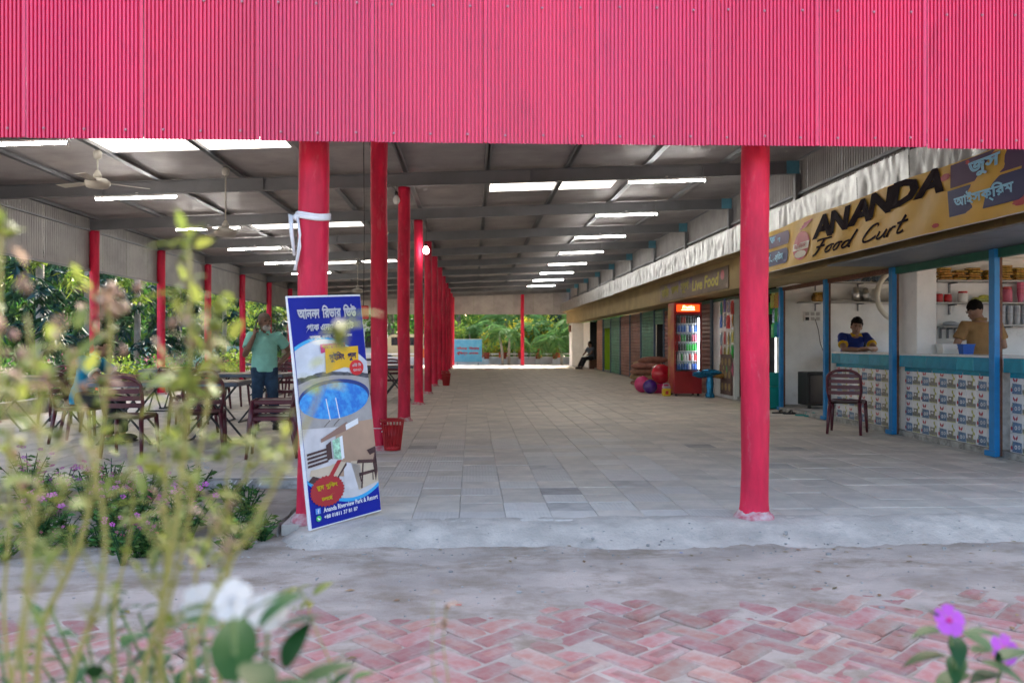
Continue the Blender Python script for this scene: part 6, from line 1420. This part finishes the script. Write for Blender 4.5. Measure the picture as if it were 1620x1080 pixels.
Wd += [
 ([(-.33, 1.05, .42), vw(260, 1060, 1.05), vw(275, 860, 1.05), vw(265, 700, 1.05), vw(285, 610, 1.05)], .0045, [(1, 7, 0, .014), (.88, 6, 0, .016), (.72, 6, 0, .02), (.55, 5, 0, .02)], 'leafy weed just left of the tallest weed stem'),
 ([(-.52, .88, .42), vw(35, 1080, .88), vw(70, 880, .88), vw(35, 700, .88), vw(45, 590, .88)], .0045, [(1, 6, 1, .014), (.85, 6, 0, .018), (.7, 6, 0, .02)], 'bushy weed with dry tip near the left picture edge'),
 ([(-.27, 1.1, .42), vw(345, 1060, 1.1), vw(372, 900, 1.1), vw(360, 780, 1.1), vw(372, 715, 1.1)], .004, [(1, 6, 0, .012), (.85, 6, 0, .016), (.65, 5, 0, .02)], 'yellow green weed below the standing man'),
]
for p in Wd: weed(*p)
VL = [blade_mesh(.075, .019, 'vinca_leaf', .18, .18), blade_mesh(.06, .015, 'vinca_leaf', .18, .25), blade_mesh(.05, .014, 'vinca_leaf', .15, .1)]
def petal_mesh(m):
    b = MB(); pts = []
    b.add([(.002, 0, 0), (.012, -.0085, .001), (.0205, -.0095, .002), (.0225, .002, .001), (.017, .0115, .0), (.009, .008, .0005)], [(0, 1, 2, 3, 4, 5)]); return b.mesh('petal', m)
PM = {m: petal_mesh(m) for m in ('petal_white', 'petal_violet')}
def vinca_big(root, tops, label, m, leaves):
    t = thing('periwinkle', label, 'plant', root, 0, 'periwinkles in the flower bed'); o0 = V(root); b = MB()
    for tp in tops: q = V(tp) - o0; b.tube([(0, 0, 0), q * .5 + V((.01, 0, 0)), q - V((0, 0, .012))], [.004, .0035, .0025], 6)
    b.build('stem', 'stem_green', t, True)
    for (p, rz, pitch, k, s_) in leaves: ob('leaf', VL[k], t, V(p) - o0, (0, R(pitch), R(rz)), s_)
    for tp, n in zip(tops, [True] * len(tops)):
        q = V(tp) - o0; c = MB(); c.lathe([(.0035, -.012), (.003, -.002), (.0042, .0015), (.001, .002)], 8); f = c.build('flower', 'eye_magenta' if m == 'petal_violet' else m, t, True); f.location = q; f.rotation_euler = (R(62), R(random.uniform(-20, 20)), 0)
        if root[0] > 0: f.scale = (1.25,) * 3
        for k in range(5): ob('petal', PM[m], f, (0, 0, 0), (R(8), 0, 2 * math.pi * k / 5 + .2))
Y = .92
wl = []
for (px, py, rz, pt, k, s_) in ((372, 960, 200, -10, 1, 1), (395, 965, -20, -25, 0, 1), (415, 985, 30, -35, 1, 1), (350, 985, 160, -5, 1, 1.1), (330, 1010, 175, 25, 1, 1), (440, 1000, -5, -30, 1, 1), (372, 1070, 100, -35, 0, 1.3), (400, 1040, -60, 10, 0, 1), (455, 1050, 60, -50, 1, 1), (430, 1075, -30, 0, 0, 1), (470, 1080, 10, -20, 0, 1), (340, 1075, 200, 20, 0, 1), (420, 1020, 200, 30, 2, 1)): wl.append((vw(px, py, Y + random.uniform(-.06, .06)), rz, pt, k, s_))
vinca_big((-.27, .95, .42), [vw(374, 942, .9), vw(428, 962, .95), vw(325, 945, 1.0)], 'white periwinkle with broad glossy leaves low in front', 'petal_white', wl)
wl = []
for (px, py, rz, pt, k, s_) in ((1516, 1010, 185, 0, 1, .9), (1530, 1018, 250, 35, 1, .8), (1545, 1015, -15, -5, 1, .9), (1515, 1050, 170, 10, 1, 1), (1535, 1048, 235, 25, 1, .9), (1560, 1045, 20, 5, 1, .95), (1575, 1060, -40, 15, 1, 1), (1550, 1078, 200, 10, 0, .9), (1600, 1060, 10, -15, 1, 1), (1590, 1040, 120, -20, 2, 1), (1605, 1080, 200, 0, 0, .8), (1500, 985, 200, -30, 2, .7)): wl.append((vw(px, py, 1.45 + random.uniform(-.05, .05)), rz, pt, k, s_ * 1.3))
vinca_big((.86, 1.44, .42), [vw(1520, 992, 1.43), vw(1612, 1040, 1.5)], 'violet periwinkle flower with green leaves at the lower right', 'petal_violet', wl)
for (rx, ry, pxs, label) in ((-.47, 1.2, ((150, 985), (185, 960), (215, 1010), (120, 1040)), 'leafy periwinkle shoots low at the left among the weed stems'), (-.36, 1.25, ((255, 1000), (300, 985), (280, 1050)), 'leafy periwinkle shoots between the weeds and the white periwinkle'), (-.6, 1.2, ((10, 950), (50, 1010), (30, 1060)), 'leafy periwinkle shoots in the lower left corner'), (-.5, 1.35, ((60, 930), (100, 960), (140, 1010), (85, 1040)), 'leafy periwinkle shoots behind the first weed stems at lower left'), (-.42, 1.4, ((190, 930), (230, 960), (250, 1020), (170, 1040)), 'leafy periwinkle shoots filling the gap under the tallest weed'), (-.3, 1.1, ((330, 1020), (300, 1050), (250, 1070)), 'leafy periwinkle shoots directly left of the white periwinkle'), (-.15, 1.2, ((520, 1050), (560, 1070), (500, 1070)), 'leafy periwinkle shoots directly right of the white periwinkle')):
    t = thing('leafy_shoots', label, 'plant', (rx, ry, .42), 0, 'leafy shoots in the flower bed'); b = MB(); o0 = V((rx, ry, .42)); lv = []
    for px, py in pxs:
        q = V(vw(px, py, ry)) - o0; b.tube([(0, 0, 0), q * .6, q], [.004, .003, .002], 5)
        for k in range(7): lv.append((q * (1 - .09 * k), random.uniform(0, 360), random.uniform(-50, 10)))
    b.build('stem', 'stem_green', t, True)
    for p, rz, pt in lv: ob('leaf', VL[random.choice((1, 2, 2))], t, p, (0, R(pt), R(rz)), random.uniform(.5, .85))
weed([(-.03, 1.35, .42), vw(712, 1080, 1.35), vw(700, 1010, 1.35), vw(706, 960, 1.35)], .0022, [(1, 2, 1, .004), (.9, 2, 1, .003)], 'single bare brown twig standing in front of the bricks')
weed([(.0, 1.35, .42), vw(690, 1080, 1.3), vw(684, 1030, 1.3), vw(685, 945, 1.3)], .002, [(1, 1, 1, .003)], 'second bare twig just left of the brown twig')
weed([(-.2, 1.3, .42), vw(545, 1080, 1.3), vw(510, 1010, 1.3), vw(478, 925, 1.3)], .0025, [(1, 4, 0, .006), (.9, 3, 0, .008)], 'small budding weed tip below the poster board')
# litter on the sand
b = MB(); b.lathe([(.012, 0), (.013, .006), (.004, .008)], 10); o = b.build('bottle_cap', 'blue_plastic', None, loc=(1.28, 5.12, -.098)); tag(o, 'tiny blue cap lying on the sand near the apron', 'cap')
b = MB(); b.box((0, 0, .003), (.03, .014, .005), bev=.002); o = b.build('wrapper', 'red_plastic', None, loc=(-.07, 4.15, -.094)); tag(o, 'tiny red wrapper on the sand before the bricks', 'wrapper')
